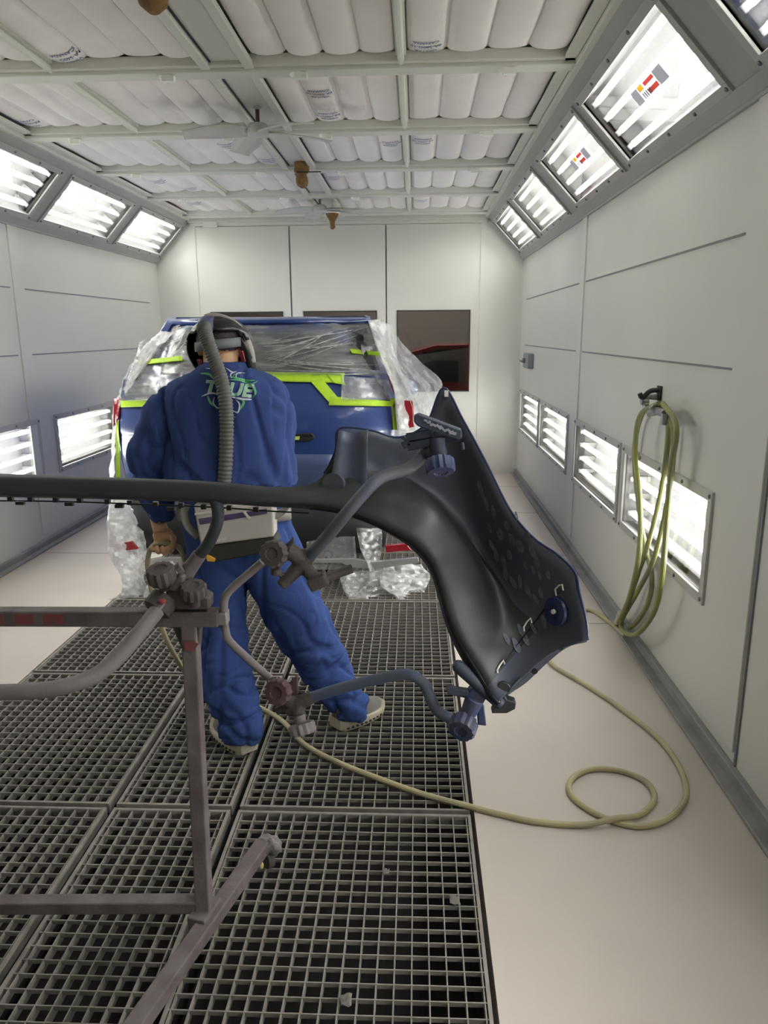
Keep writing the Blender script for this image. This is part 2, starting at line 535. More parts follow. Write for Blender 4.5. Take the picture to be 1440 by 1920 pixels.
for k, (w, i) in enumerate(((-0.78, .97), (-0.84, 1), (0.84, 1), (0.78, .97))):
    rings.append([V((0.35 + x * i, 10.5 + w * (1 if z < 1 else 0.86), 0.3 + (z - 0.3) * (i if z > 1 else 1))) for x, z in prof])
mb.rings(rings); mb.build('body', red, t, bevel=0.02)
gl = mat('car_window_dark', '15181b', 0.08)
mb = MB()
mb.slab([(0.35 + x, 9.745 + (0.03 if z > 1 else -0.092), z) for x, z in ((-0.93, 1.0), (-0.46, 1.32), (-0.08, 1.41), (0.28, 1.42), (0.28, 1.0))], (0, 0.02, 0))
mb.slab([(0.35 + x, 9.745 + (0.03 if z > 1 else -0.092), z) for x, z in ((0.36, 1.0), (0.36, 1.42), (0.6, 1.42), (1.2, 1.32), (1.55, 1.0))], (0, 0.02, 0))
mb.build('side_window', gl, t, smooth=False)
for x in (-1.2, 1.45):
    mb = MB(); mb.lathe([(0.2, 0), (0.3, 0.01), (0.32, 0.05), (0.32, 0.18)], (0.35 + x, 9.64, 0.32), (0, 1, 0), 28); mb.build('wheel', M_rubber, t)
# ================================================================== LIGHT FIXTURES


def paper_mat(name, c):
    m = mat(name, c, 0.7); nt = m.node_tree; b = nt.nodes['Principled BSDF']
    tl = nt.nodes.new('ShaderNodeBsdfTranslucent'); tl.inputs['Color'].default_value = (*hexc(c), 1)
    mx = nt.nodes.new('ShaderNodeMixShader'); mx.inputs[0].default_value = 0.6
    nt.links.new(b.outputs[0], mx.inputs[1]); nt.links.new(tl.outputs[0], mx.inputs[2])
    nt.links.new(mx.outputs[0], nt.nodes['Material Output'].inputs['Surface'])
    return m


TUBE_W = 20.0
M_tube = mat('fluorescent_tube', 'ffffff', 0.4, emit=(1.0, 0.985, 0.955), estr=TUBE_W)
M_refl = mat('lamp_tray', (0.15, 0.15, 0.15), 0.6)
M_lens = glass_mat('lamp_cover_glass', (0.96, 0.97, 0.96), gloss=0.035)
M_lframe = mat('lamp_frame_paint', 'adaca8', 0.4, var=0.05, vscale=4)
M_holder = mat('lamp_holder_plastic', '8a8b88', 0.5)
M_lab = {k: paper_mat('label_' + k, c) for k, c in (('grey', 'c2c2c8'), ('white', 'f6f6f6'), ('red', 'd47a76'), ('yellow', 'e6cc6a'), ('ink', 'a5a5ae'))}


def fixture(name, label, group, P, y0, y1, s0, s1, sticker=False):
    """P(y, s, out) maps to world; tray, four tubes, frame, glass"""
    t = thing(name, label, 'light fixture', P((y0 + y1) / 2, (s0 + s1) / 2, 0), group)
    n = (P(0, 0, 1) - P(0, 0, 0))
    D = 0.135
    mb = MB()                                   # tray behind the glass
    q = lambda y, s, o: P(y, s, o)
    mb.slab([q(y0, s0, D), q(y1, s0, D), q(y1, s1, D), q(y0, s1, D)], n * 0.01)
    for (ya, sa), (yb, sb) in (((y0, s0), (y1, s0)), ((y0, s1), (y1, s1)), ((y0, s0), (y0, s1)), ((y1, s0), (y1, s1))):
        mb.add([q(ya, sa, 0), q(yb, sb, 0), q(yb, sb, D), q(ya, sa, D)], [(0, 1, 2, 3)])
    mb.build('tray', M_refl, t, smooth=False)
    for k in range(4):
        s = s0 + (s1 - s0) * (k + 0.5) / 4
        mb = MB()
        ya, yb = y0 + 0.055, y1 - 0.025
        mb.tube([q(ya, s, 0.05), q(ya + .006, s, 0.05), q(yb - .006, s, 0.05), q(yb, s, 0.05)], [0.008, 0.016, 0.016, 0.008], 12)
        mb.build('tube', M_tube, t)
        for yy in (y0 + 0.03, y1 - 0.012):
            mb = MB(); mb.bar(q(yy, s, 0.02), q(yy, s, D), 0.03, 0.022, up=(0, 1, 0)); mb.build('lamp_holder', M_holder, t, bevel=0.002)
    mb = MB()
    w = 0.042
    out = -0.012
    for ya, yb, sa, sb in ((y0 - w, y1 + w, s0 - w, s0), (y0 - w, y1 + w, s1, s1 + w), (y0 - w, y0, s0, s1), (y1, y1 + w, s0, s1)):
        mb.slab([q(ya, sa, out), q(yb, sa, out), q(yb, sb, out), q(ya, sb, out)], n * 0.016)
    mb.build('frame', M_lframe, t, smooth=False, bevel=0.002)
    ys = [y0 - w / 2 + (y1 - y0 + w) * k / 4 for k in range(5)]
    for yy in ys:
        for ss in (s0 - w / 2, s1 + w / 2):
            mb = MB(); mb.lathe([(0.009, 0), (0.009, 0.004), (0.005, 0.007)], q(yy, ss, out), -n, 8); mb.build('screw', M_screw, t)
    mb = MB()
    mb.slab([q(y0, s0, 0.004), q(y1, s0, 0.004), q(y1, s1, 0.004), q(y0, s1, 0.004)], n * 0.003)
    mb.build('cover_glass', M_lens, t, smooth=False)
    if sticker:
        yc = y0 + (y1 - y0) * 0.40; sc_ = s0 + (s1 - s0) * 0.51
        mb = MB(); mi = {'grey': 0, 'white': 1, 'red': 2, 'yellow': 3, 'ink': 4}

        def pat(ya, yb, sa, sb, m, o=-0.0005):
            mb.slab([q(yc + ya, sc_ + sa, o), q(yc + yb, sc_ + sa, o), q(yc + yb, sc_ + sb, o), q(yc + ya, sc_ + sb, o)], n * -0.0006, mi[m])
        pat(-.20, .20, -.035, .035, 'white', 0.003)
        pat(-.20, -.10, -.035, .035, 'grey'); pat(.12, .20, -.035, .035, 'grey')
        pat(-.09, .03, -.028, -.006, 'red'); pat(-.09, .03, .012, .03, 'red'); pat(.05, .11, .008, .034, 'yellow')
        for k in range(5): pat(.0 + .022 * k, .012 + .022 * k, -.03, -.002, 'ink')
        mb.build('warning_label', [M_lab[k] for k in ('grey', 'white', 'red', 'yellow', 'ink')], t, smooth=False)
    return t


words_n = ['first', 'second', 'third', 'fourth', 'fifth', 'sixth', 'seventh', 'eighth']
for side, ys, sd in ((1, HIPY, 'right'), (-1, HIPYL, 'left')):
    for i, (a, b) in enumerate(ys):
        k = len(ys) - i
        P = (lambda sg: (lambda y, s, o: hip_pt(sg, y, s, o)))(side)
        where = 'slanted above the %s wall, ' % sd + ('against the back wall' if k == 1 else '%s from the back wall' % words_n[k - 1]) + (', with a warning label' if side > 0 and i in (2, 3) else '')
        fixture('light_fixture', 'four-tube light ' + where, 'slanted booth lights', P, a, b, HIPS[0], HIPS[1], side > 0 and i in (2, 3))
for x, ys, sg, sd in ((XR, LOWY, 1, 'right'), (XL, LOWYL, -1, 'left')):
    for i, (a, b) in enumerate(ys):
        k = len(ys) - i
        P = (lambda xx, s_: (lambda y, s, o: V((xx + s_ * o, y, s))))(x, sg)
        extra = ', behind the hanging hose' if (sg > 0 and i == 1) else ''
        fixture('light_fixture', 'four-tube light low in the %s wall, ' % sd + ('nearest the back wall' if k == 1 else '%s from the back wall' % words_n[k - 1]) + extra, 'low wall lights', P, a, b, LOWZ[0], LOWZ[1])

# ================================================================== CEILING
BY = [-0.55, 0.57, 1.70, 2.83, 3.97, 5.11, 6.21, 7.34, 8.42]     # cross beams
mb = MB(); mb.box(((CXL + CXR) / 2, (YF + YB) / 2, ZC + 0.16), (CXR - CXL + 0.2, YB - YF, 0.04)); struct(mb.build('ceiling', M_tbar, smooth=False))
for y in BY:
    mb = MB()
    w = 0.17 if y < 8.3 else 0.2
    mb.box(((CXL + CXR) / 2, y, ZC + 0.02), (CXR - CXL, w, 0.05)); mb.box(((CXL + CXR) / 2, y, ZC - 0.012), (CXR - CXL, w * 0.62, 0.02))
    trim(mb, M_tbar, 0.005)
CH0, CH1 = -1.01, -0.80
mb = MB(); L = YB - YF
mb.box(((CH0 + CH1) / 2, (YB + YF) / 2, ZC + 0.03), (CH1 - CH0, L, 0.03))
for x in (CH0, CH1): mb.box((x, (YB + YF) / 2, ZC + 0.003), (0.045, L, 0.03))
trim(mb, M_tbar, 0.004)
mb = MB()
for x in (CH0 + 0.03, CH1 - 0.03): mb.box((x, (YB + YF) / 2, ZC + 0.013), (0.008, L, 0.006))
trim(mb, M_rubber)
BARX = [-1.765, -0.075]
for x in BARX:
    mb = MB(); mb.tube([(x, YF, ZC + 0.005), (x, YB - 0.1, ZC + 0.005)], 0.017, 10); mb.box((x, (YF + YB) / 2, ZC + 0.03), (0.05, L - 0.1, 0.02)); trim(mb, M_tbar)
M_filter = mat('white_filter_fleece', 'efebe8', 0.95, spec=0.05, var=0.06, vscale=5, bump=0.25, bscale=120, detail=6)
M_print = mat('blue_filter_print', '51608c', 0.9)
bays = [(CXL + 0.045, BARX[0] - 0.02), (BARX[0] + 0.02, CH0 - 0.012), (CH1 + 0.012, BARX[1] - 0.02), (BARX[1] + 0.02, CXR - 0.045)]
bayw = ['beside the left-hand lights', 'left of the fan channel', 'right of the fan channel', 'beside the right-hand lights']
TXT = [text_mesh(s, 0.034, bold=0.0006) for s in ('VIRSTAR', 'PA-560G-10', 'CANADA')]
PRINTS = {}   # (row, bay) -> list of (pillow index, fraction along y, shift)
rowsY = list(zip(BY, BY[1:]))
PR = {(3, 2): [], (3, 3): [(0, .87, 0)], (3, 0): [(3, .5, 0.04)], (3, 1): [(0, .9, .03)], (4, 2): [(1, .38, 0), (1, .82, 0)], (4, 0): [(0, .85, 0)],
      (5, 2): [(3, .35, 0)], (5, 3): [(0, .3, 0)], (5, 1): [(2, .3, 0), (3, .8, 0)], (6, 2): [(0, .4, 0)], (6, 0): [(1, .45, 0), (2, .8, 0)], (7, 3): [(0, .4, 0)], (7, 0): [(1, .4, 0)]}
for r, (ya, yb) in enumerate(rowsY):
    if r < 1: continue
    y0, y1 = ya + 0.085, yb - 0.085
    for c, (x0, x1) in enumerate(bays):
        NP, nu, nv = 4, 10, 14
        rnd = random.Random(r * 7 + c)
        P = []
        W = (x1 - x0) / NP
        amp = [rnd.uniform(0.030, 0.044) for _ in range(NP)]

        def zf(x, y):
            u = min(max((x - x0) / W, 0), NP - 1e-6); k = int(u); fr = u - k
            ey = min(1, min(y - y0, y1 - y) / 0.10); ey = math.sqrt(max(0, 1 - (1 - max(0, ey)) ** 2))
            prof = abs(math.sin(pi * fr)) ** 0.38
            return ZC + 0.052 - amp[k] * prof * (0.15 + 0.85 * ey) - 0.008 * nz((x * 5, y * 4, r + c * 3))
        for j in range(nv + 1):
            y = y0 + (y1 - y0) * (0.5 - 0.5 * math.cos(pi * j / nv))
            P.append([V((x0 + (x1 - x0) * i / (NP * nu), y, zf(x0 + (x1 - x0) * i / (NP * nu), y))) for i in range(NP * nu + 1)])
        mb = MB(); mb.grid(P)
        ob = mb.build('ceiling_filter', M_filter, fix=False, angle=60, solid=0.01, soff=1.0)
        kk = len(rowsY) - r
        tag(ob, 'pillowed ceiling filter, %s, %s' % ('back wall row' if kk == 1 else '%s row from back wall' % words_n[kk - 1], bayw[c]), 'ceiling filter', 'ceiling filters')
        if PR.get((r, c)):
            for (pk, fy, sh) in PR[(r, c)]:
                mb = MB()
                for li, (vs, fs) in enumerate(TXT):
                    xc = x0 + W * (pk + 0.5) + sh; yc = y0 + (y1 - y0) * fy
                    pts = []
                    for v in vs:
                        X = xc - v.x * 0.82; Y = yc + v.y + (1 - li) * 0.05
                        pts.append((X, Y, zf(X, Y) - 0.003))
                    mb.add(pts, fs)
                mb.build('print', M_print, ob, smooth=False, fix=False)

# small white latches on the beams
M_white = mat('white_plastic', 'f2f2ec', 0.45)
clips = [(305, 137, 0), (557, 134, 0), (950, 127, 0), (130, 257, 1), (422, 252, 1), (608, 249, 1), (912, 243, 1), (248, 325, 2), (486, 322, 2), (642, 320, 2), (888, 314, 2), (335, 371, 3), (528, 368, 3), (664, 366, 3), (868, 362, 3)]
cl0 = None
rown = ['fourth beam from the back', 'third beam from the back', 'second beam from the back wall', 'last beam before the back wall']
cnt = {}
for (px, py, r) in clips:
    p = onz(px, py, ZC - 0.025); p.y = BY[4 + r] + 0.0
    if cl0 is None:
        cl0 = thing('filter_latch', '', 'latch', p, 'white latches on the ceiling beams')
        mb = MB(); mb.lathe([(0.042, 0.012), (0.042, 0.0), (0.034, -0.014)], p, seg=14); mb.box(p + V((0.015, -0.03, -0.016)), (0.06, 0.03, 0.026)); mb.build('body', M_white, cl0)
        mb = MB(); mb.lathe([(0.013, -0.008), (0.013, -0.022)], p, seg=10); mb.build('screw', M_screw, cl0)
        o = cl0
    else:
        o = copy_tree(cl0); o.location = p
    k = cnt.get(r, 0); cnt[r] = k + 1
    tot = sum(1 for c in clips if c[2] == r)
    o['label'] = 'white latch on the %s, %s' % (rown[r], (['leftmost', 'second from the left', 'third from the left', 'rightmost'] if tot == 4 else ['leftmost', 'middle one', 'rightmost'])[k])

# two ceiling fans under the channel
M_fan = mat('fan_white', 'c4c4c0', 0.4)
M_rod = mat('dark_red_rod', '4a2626', 0.5)


def fan(px, py, Y, rad, angs, label, rodm):
    hub = at(px, py, Y)
    t = thing('ceiling_fan', label, 'fan', hub, 'ceiling fans')
    mb = MB(); mb.tube([hub + V((0, 0, 0.05)), V((hub.x, hub.y, ZC + 0.02))], 0.012, 10); mb.build('rod', rodm, t)
    mb = MB(); mb.lathe([(0.026, 0), (0.024, -0.012), (0.014, -0.02)], V((hub.x, hub.y, ZC + 0.02)), seg=14); mb.build('mount', M_fan, t)
    mb = MB(); mb.lathe([(0.02, 0.045), (0.05, 0.04), (0.062, 0.028), (0.066, 0.008), (0.062, -0.014), (0.04, -0.024)], hub, seg=24); mb.build('motor', M_fan, t)
    for a in angs:
        a = math.radians(a)
        d = V((math.cos(a), math.sin(a), 0)); w = V((-d.y, d.x, 0)); tw = V((0, 0, 1))
        P = []
        for i in range(9):
            f = i / 8; rr = 0.06 + (rad - 0.06) * f; wd = 0.05 + 0.02 * math.sin(pi * min(1, f * 1.2)) + 0.012 * f
            pt = 0.30 * (1 - 0.5 * f)
            P.append([hub + d * rr + w * wd * k * math.cos(pt) + tw * (wd * k * math.sin(pt) - 0.03 * f * f) for k in (-1, -.4, .3, 1)])
        mb = MB(); mb.grid(P); mb.build('blade', M_fan, t, solid=0.006, soff=0)
    return t


fan(484, 247, 4.62, 0.42, (192, 118, 18, -42), 'white ceiling fan on a dark red rod, the nearer one', M_rod)
fan(600, 393, 7.55, 0.42, (186, 112, 24, -20), 'white ceiling fan hanging close to the back wall', mat('grey_rod', '6a6a66', 0.5))

# brown paper wrapped sprinkler heads
M_paper = mat('brown_paper', '8b6a42', 0.85, var=0.35, vscale=14, bump=0.5, bscale=30)


def bag(px, py, Y, prof, label):
    c = at(px, py, Y); t = thing('wrapped_sprinkler', label, 'sprinkler', c, 'paper-wrapped sprinklers')
    mb = MB(); R = []
    for (r, h) in prof:
        R.append([c + V((r * math.cos(a) * (1 + .18 * nz((a * 2, h * 20, px))), r * math.sin(a) * (1 + .18 * nz((a * 2, h * 20, px + 9))), h)) for a in [2 * pi * k / 12 for k in range(12)]])
    mb.rings(R); mb.build('paper_bag', M_paper, t, angle=25)
    zt = prof[0][1]
    mb = MB(); mb.tube([c + V((0, 0, zt - .01)), V((c.x, c.y, ZC + .03))], 0.012, 8); mb.build('pipe', M_tbar, t)
    return c, t


bag(286, -14, 2.98, [(.05, .10), (.055, .05), (.06, 0), (.05, -.04), (.02, -.065)], 'brown paper wrapped sprinkler at the top edge, nearest of the three')
c_, t_ = bag(566, 322, 6.05, [(.058, .07), (.056, .0), (.034, -.02), (.045, -.045), (.05, -.08), (.04, -.10), (.015, -.115)], 'brown paper wrapped sprinkler under the fan channel between the fans')
mb = MB(); mb.tube([c_ + V((-.03, -.05, -.012)), c_ + V((.15, -.05, -.012))], 0.004, 6); mb.build('tie', M_rubber, t_)
c_, t_ = bag(623, 405, 8.2, [(.075, .03), (.06, .0), (.03, -.05), (.024, -.09), (.03, -.11), (.012, -.13)], 'brown paper wrapped sprinkler farthest back, below the rear fan')
mb = MB(); mb.lathe([(.07, .05), (.08, .03), (.075, .022)], c_, seg=14); mb.build('collar', M_white, t_)
# ================================================================== FLOOR GRATES
M_grate = mat('galvanised_grating', '8f8a84', 0.6, var=0.25, vscale=20, spec=0.3)
GX = [(-1.895, -1.085), (-1.06, -0.645), (-0.618, 0.190)]
GY0 = [1.225 + 1.0475 * k for k in range(-1, 6)]
colw = ['left column', 'narrow middle column', 'right column']
roww = ['nearest', 'second', 'third', 'fourth', 'fifth', 'sixth']


def grate_mb(w, l):
    mb = MB(); t = 0.0036; fr = 0.012
    sx = 0.0457
    n = int((w - 0.02) / sx); off = (w - n * sx) / 2
    for i in range(n + 1):
        mb.box((off + i * sx, l / 2, -0.018), (t, l - fr, 0.032))
    m = int((l - 0.02) / sx); offy = (l - m * sx) / 2
    for j in range(m + 1):
        mb.box((w / 2, offy + j * sx, -0.0075), (w - fr, t, 0.013))
    return mb


def grate_frame(w, l):
    mb = MB()
    for x in (0.006, w - 0.006): mb.box((x, l / 2, -0.0175), (0.010, l, 0.037))
    for y in (0.006, l - 0.006): mb.box((w / 2, y, -0.0175), (w - 0.02, 0.010, 0.036))
    return mb


protos = {}
for c, (x0, x1) in enumerate(GX):
    for r in range(len(GY0)):
        y0 = GY0[r] + 0.010; l = 1.0475 - 0.020; w = x1 - x0
        lab = 'square mesh steel floor grate, %s, %s' % (colw[c], 'row at the front end of the pit' if r == 0 else roww[r - 1] + ' row in view')
        key = round(w, 2)
        if key not in protos:
            t = thing('floor_grate', lab, 'floor grate', (x0, y0, 0), 'extraction pit grates')
            mb = grate_mb(w, l); mb.v = [(a + x0, b + y0, d) for a, b, d in mb.v]; mb.build('mesh_bars', M_grate, t, smooth=False, fix=False)
            mb = grate_frame(w, l); mb.v = [(a + x0, b + y0, d) for a, b, d in mb.v]; mb.build('frame', M_grate, t, smooth=False, fix=False)
            protos[key] = t
        else:
            t = copy_tree(protos[key]); t.location = (x0, y0, 0); t['label'] = lab
# bits of dried paper caught on the grate
M_scrap = mat('dusty_scrap', '77736e', 0.9)
for k, (px, py, sz, lab) in enumerate(((724, 1637, .010, 'tiny pale scrap on the nearest right grate'), (853, 1690, .015, 'torn grey scrap on the nearest right grate by its outer edge'), (649, 1878, .014, 'small pale crumb in the nearest right grate at the bottom edge'))):
    p = onz(px, py, 0.004); rnd = random.Random(k); mb = MB()
    P = [[p + V(((i - 2) * sz * .5 + rnd.uniform(-.3, .3) * sz * .5, (j - 2) * sz * .6 + rnd.uniform(-.3, .3) * sz * .5, rnd.uniform(0, .012))) for i in range(5)] for j in range(5)]
    mb.grid(P); tag(mb.build('scrap', M_scrap, solid=0.0015, angle=180), lab, 'scrap')

# ================================================================== HOSES
M_hose = mat('yellow_air_hose', 'b3ab80', 0.55, var=0.25, vscale=6, col2='989078')
M_hose2 = mat('olive_air_hose', '74735a', 0.5, var=0.3, vscale=4, col2='8d9046')
M_steel = mat('brushed_steel', '9b9c9c', 0.35, 0.8)
M_blackp = mat('black_plastic', '1d1e20', 0.5)
HR = 0.0105
fl = [(-1.03, 2.90, .30), (-0.98, 3.05, .06), (-0.86, 3.10, .013)]
for n in ((520, 1345), (570, 1395), (635, 1430), (700, 1456), (790, 1488), (880, 1512), (940, 1527), (1000, 1540), (1080, 1547), (1150, 1545), (1200, 1528), (1227, 1500), (1218, 1473), (1190, 1454), (1150, 1443), (1105, 1443), (1075, 1458), (1067, 1480), (1085, 1505), (1130, 1532), (1190, 1549), (1240, 1541), (1275, 1515), (1287, 1485), (1275, 1440), (1235, 1385), (1160, 1325), (1100, 1285), (1035, 1245)):
    p = onz(n[0], n[1], HR); fl.append(tuple(p))
cross = {13, 14, 15}
fl += [(0.70, 3.62, HR), (0.80, 3.92, HR), (0.95, 4.15, HR), (1.04, 4.20, HR), (1.10, 4.02, HR), (1.12, 3.9, HR), (1.125, 3.78, 0.03)]
hc = at(304, 1000, 2.84) + V((0, -.012, -.040))
fl = [(hc.x + .085, hc.y + .01, hc.z - .075), (hc.x + .072, hc.y, hc.z - .022), (hc.x + .035, hc.y, hc.z - .001), (hc.x - .02, hc.y, hc.z - .001), (hc.x - .052, hc.y, hc.z - .03), (hc.x - .07, hc.y + .01, hc.z - .10), (hc.x - .07, hc.y + .03, hc.z - .2), (-1.07, 2.88, .45)] + fl
pts = spline(fl, 8)
for i, p in enumerate(pts):      # where the loop crosses itself one strand rides over the other
    d = (V((p.x, p.y)) - V(tuple(onz(1150, 1547, 0))[:2])).length
    if d < 0.16 and i < len(pts) * 0.52: p.z += 0.021 * math.exp(-(d / 0.07) ** 2)
mb = MB(); mb.tube(pts, HR, 10)
hose_floor = tag(mb.build('air_hose', M_hose), 'yellowish air hose lying across the floor and grates with one loop by the right wall', 'hose')
# wall hook with coiled hose
hook = onx(1238, 745, XR)
t = thing('wall_hook', 'black and steel hook on the right wall holding the coiled hose', 'hook', hook)
mb = MB(); mb.box(hook + V((-.006, 0, .02)), (.012, .05, .07)); mb.tube(spline([hook + V((-.005, 0, .035)), hook + V((-.05, 0, .03)), hook + V((-.085, 0, .0)), hook + V((-.10, 0, .02))], 5), .012, 8); mb.build('bracket', M_blackp, t, bevel=.003)
mb = MB(); mb.tube([hook + V((-.01, .02, .0)), hook + V((-.06, .02, .0)), hook + V((-.06, .02, -.05))], .016, 10); mb.lathe([(.022, 0), (.024, .02), (.018, .035)], hook + V((-.05, .02, -.02)), (-1, 0, 0), 12); mb.build('valve', M_steel, t)
t = thing('hose_coil', 'olive air hose coiled on the wall hook in front of the nearest wall light', 'hose', hook + V((-.06, 0, 0)))
loops = [[(1238, 757), (1205, 775), (1190, 835), (1192, 900), (1205, 1000), (1222, 1080), (1215, 1130), (1195, 1165), (1180, 1178)],
         [(1232, 758), (1252, 790), (1250, 850), (1238, 930), (1218, 1010), (1195, 1080), (1172, 1145), (1155, 1170)],
         [(1240, 757), (1262, 800), (1260, 880), (1248, 960), (1225, 1050), (1195, 1110), (1165, 1165), (1172, 1186), (1195, 1188), (1225, 1150), (1240, 1090), (1250, 980), (1258, 880), (1268, 800), (1243, 757)],
         [(1236, 756), (1200, 780), (1191, 850), (1200, 940), (1198, 1040), (1180, 1120), (1163, 1160)]]
for k, lp in enumerate(loops):
    P = []
    for i, (x, y) in enumerate(lp):
        xw = XR - 0.035 - 0.022 * (k % 4) - (0.012 if i > len(lp) / 2 and k == 2 else 0)
        p = onx(x, y, xw); p.z = max(p.z, 0.014); P.append(p)
    mb = MB(); mb.tube(spline(P, 6), .0125, 10); mb.build('hose_loop', M_hose2, t)
mb = MB()
a, b = onx(1218, 775, XR - .10), onx(1247, 775, XR - .10)
mb.tube([a, (a + b) / 2 + V((0, 0, .012)), b], [.016, .022, .016], 12); mb.tube([b, b + V((0, 0, -.05))], [.018, .014], 12); mb.tube([(a + b) / 2, (a + b) / 2 + V((-.03, 0, .03))], .014, 10)
mb.build('coupling', M_steel, t)
mb = MB(); e = onx(1157, 1168, XR - .057); e.z = max(e.z, .02); mb.tube([e + V((0, -.05, .08)), e], .016, 10); mb.build('end_fitting', mat('pale_fitting', 'b9b4a6', .5), t)

# control box on the right wall
p = onx(996, 676, XR)
t = thing('control_box', 'small grey control box with a lever on the right wall near the back corner', 'control box', p)
mb = MB(); mb.box(p + V((-.03, 0, 0)), (.06, .34, .15)); mb.build('body', mat('grey_box', '84868a', .5), t, bevel=.008)
mb = MB(); mb.box(p + V((-.065, .05, 0)), (.03, .1, .05)); mb.box(p + V((-.08, .12, -.01)), (.03, .16, .02)); mb.build('lever', mat('grey_lever', '6d6f74', .5), t, bevel=.004)
# ================================================================== MASKED CAR
M_blue = mat('dark_blue_car_paint', '2a407a', 0.28, coat=0.5, spec=0.5)
M_floorrefl = mat('painted_floor_reflection', '4d5a80', 0.35, var=0.2, vscale=3)  # reflected floor put into the colour of the lower tailgate
M_cglass = mat('car_rear_glass', '2b2e31', 0.15, spec=0.6)
M_blk = mat('black_bumper_plastic', '1b1d20', 0.55)
M_tape = mat('lime_masking_tape', 'b5dc2c', 0.6, var=0.12, vscale=30, bump=0.15, bscale=80)
M_redl = mat('red_lamp_lens', 'a01f2c', 0.2, coat=0.4)
M_chrome = mat('satin_chrome', 'c9c9c9', 0.25, 0.6)
M_film = sheet_mat('grey_masking_film', 'a2a4a3', 0.10, rough=0.3, gloss=0.09, bscale=2.6, stretch=(1.3, 1, 9), rot=(0, .5, 0), bump=0.15, amax=0.72, detail=2.5)
M_film2 = sheet_mat('clear_masking_film', 'd8dadb', 0.10, rough=0.28, gloss=0.06, bscale=7, bump=0.25, amax=0.45)
M_film3 = sheet_mat('white_crumpled_film', 'dedede', 0.38, rough=0.3, gloss=0.08, bscale=13, bump=0.4, amax=0.85)
CX, CYC = -1.085, 6.50
car = thing('car', 'dark blue SUV seen from behind, masked with film and lime tape', 'car', (CX, CYC, 0))
# profile by height: half width, rear depth
CP = [(0.3, 0.828, 4.92), (0.42, 0.911, 4.8), (0.6, 0.944, 4.74), (0.8, 0.96, 4.7), (1.0, 0.956, 4.68), (1.12, 0.944, 4.7), (1.2, 0.921, 4.73), (1.32, 0.844, 4.8), (1.45, 0.766, 4.89), (1.57, 0.688, 4.98), (1.65, 0.621, 5.05), (1.7, 0.538, 5.15), (1.725, 0.373, 5.4)]
CF = 8.38   # front


def cp(z):
    for (a, wa, ya), (b, wb, yb) in zip(CP, CP[1:]):
        if z <= b:
            f = max(0, (z - a) / (b - a)); return wa + (wb - wa) * f, ya + (yb - ya) * f
    return CP[-1][1:]


def crear(x, z, off=0.0):
    """point on the rear of the body at lateral x and height z"""
    w, y = cp(z); n = 4.2
    u = min(abs(x - CX) / w, 0.985); D = 1.75
    return V((x, y + 0.55 * (1 - (1 - u ** n) ** (1 / n)) + 0.04 * u * u - off, z))


def on_rear(px, py, off=0.0):
    """where the photo point meets the rear of the car"""
    d = ray(px, py); Y = 4.7
    for _ in range(12):
        p = EYE + d * ((Y - EYE.y) / d.y); q = crear(p.x, min(max(p.z, .3), 1.72), off); Y += 0.7 * (q.y - Y)
    return EYE + d * ((Y - EYE.y) / d.y)


# body shell as horizontal outlines
rings = []
for i in range(len(CP) * 3 - 2):
    k, f = divmod(i, 3); f /= 3
    a = CP[k]; b = CP[min(k + 1, len(CP) - 1)]
    z = a[0] + (b[0] - a[0]) * f; w = a[1] + (b[1] - a[1]) * f
    R = []
    for j in range(33):
        u = math.sin(-pi / 2 * .985 + pi * .985 * j / 32); R.append(crear(CX + u * w * .985, z))
    ws = w * 0.985; fr = CF - (0.0 if z < .75 else (0.25 if z < .95 else 0.9 + (z - .95) * 1.5))
    y0 = R[-1].y
    for s in (1, -1):
        ys = [y0 + (fr - y0) * q for q in (.12, .4, .7, .93)]
        pts = [V((CX + s * ws * (1.0 if q < .9 else .93), yy, z)) for q, yy in zip((.12, .4, .7, .93), ys)]
        mid = V((CX + s * ws * .6, fr, z))
        R += (pts + [mid]) if s > 0 else ([mid] + pts[::-1])
    rings.append(R)
mb = MB(); mb.rings(rings); body = mb.build('body', M_blue, car, angle=50)


def patch(pts, off, th, n=10):
    """four-sided strip on the rear: pts = top-left, top-right, bottom-right, bottom-left photo points"""
    a, b, c, d = [V((p[0], p[1], 0)) for p in pts]; P = []
    m = max(2, n)
    for j in range(5):
        v = j / 4; l = a.lerp(d, v); r = b.lerp(c, v)
        P.append([on_rear(*(l.lerp(r, i / m)).xy, off) for i in range(m + 1)])
    return P


def part_patch(name, m, polys, off=0.006, th=0.003, **kw):
    mb = MB()
    for p in polys: mb.grid(patch(p, off, th))
    return mb.build(name, m, car, fix=False, angle=60, solid=th, soff=0, **kw)


# rear glass and spoiler
part_patch('rear_window', M_cglass, [((335, 606), (684, 606), (712, 694), (325, 694))], 0.006)
part_patch('roof_spoiler', M_blue, [((322, 595), (690, 593), (694, 604), (316, 608)), ((684, 594), (700, 600), (722, 640), (708, 640)), ((318, 596), (332, 598), (306, 640), (296, 634))], 0.03, 0.03)
# tail lamps
part_patch('tail_lamp', mat('smoked_lamp', '3d4a6b', .25, var=.3, vscale=6), [((640, 715), (716, 722), (734, 752), (652, 748))], 0.012, 0.01)
part_patch('tail_lamp', MATS['smoked_lamp'], [((232, 712), (300, 705), (300, 748), (226, 752))], 0.012, 0.01)
# quarter panel reds showing by the masked edge
part_patch('tail_lamp', M_redl, [((742, 752), (774, 756), (772, 800), (746, 806))], 0.02, 0.012)
part_patch('tail_lamp', M_redl, [((214, 748), (226, 746), (222, 785), (213, 800))], 0.02, 0.012)
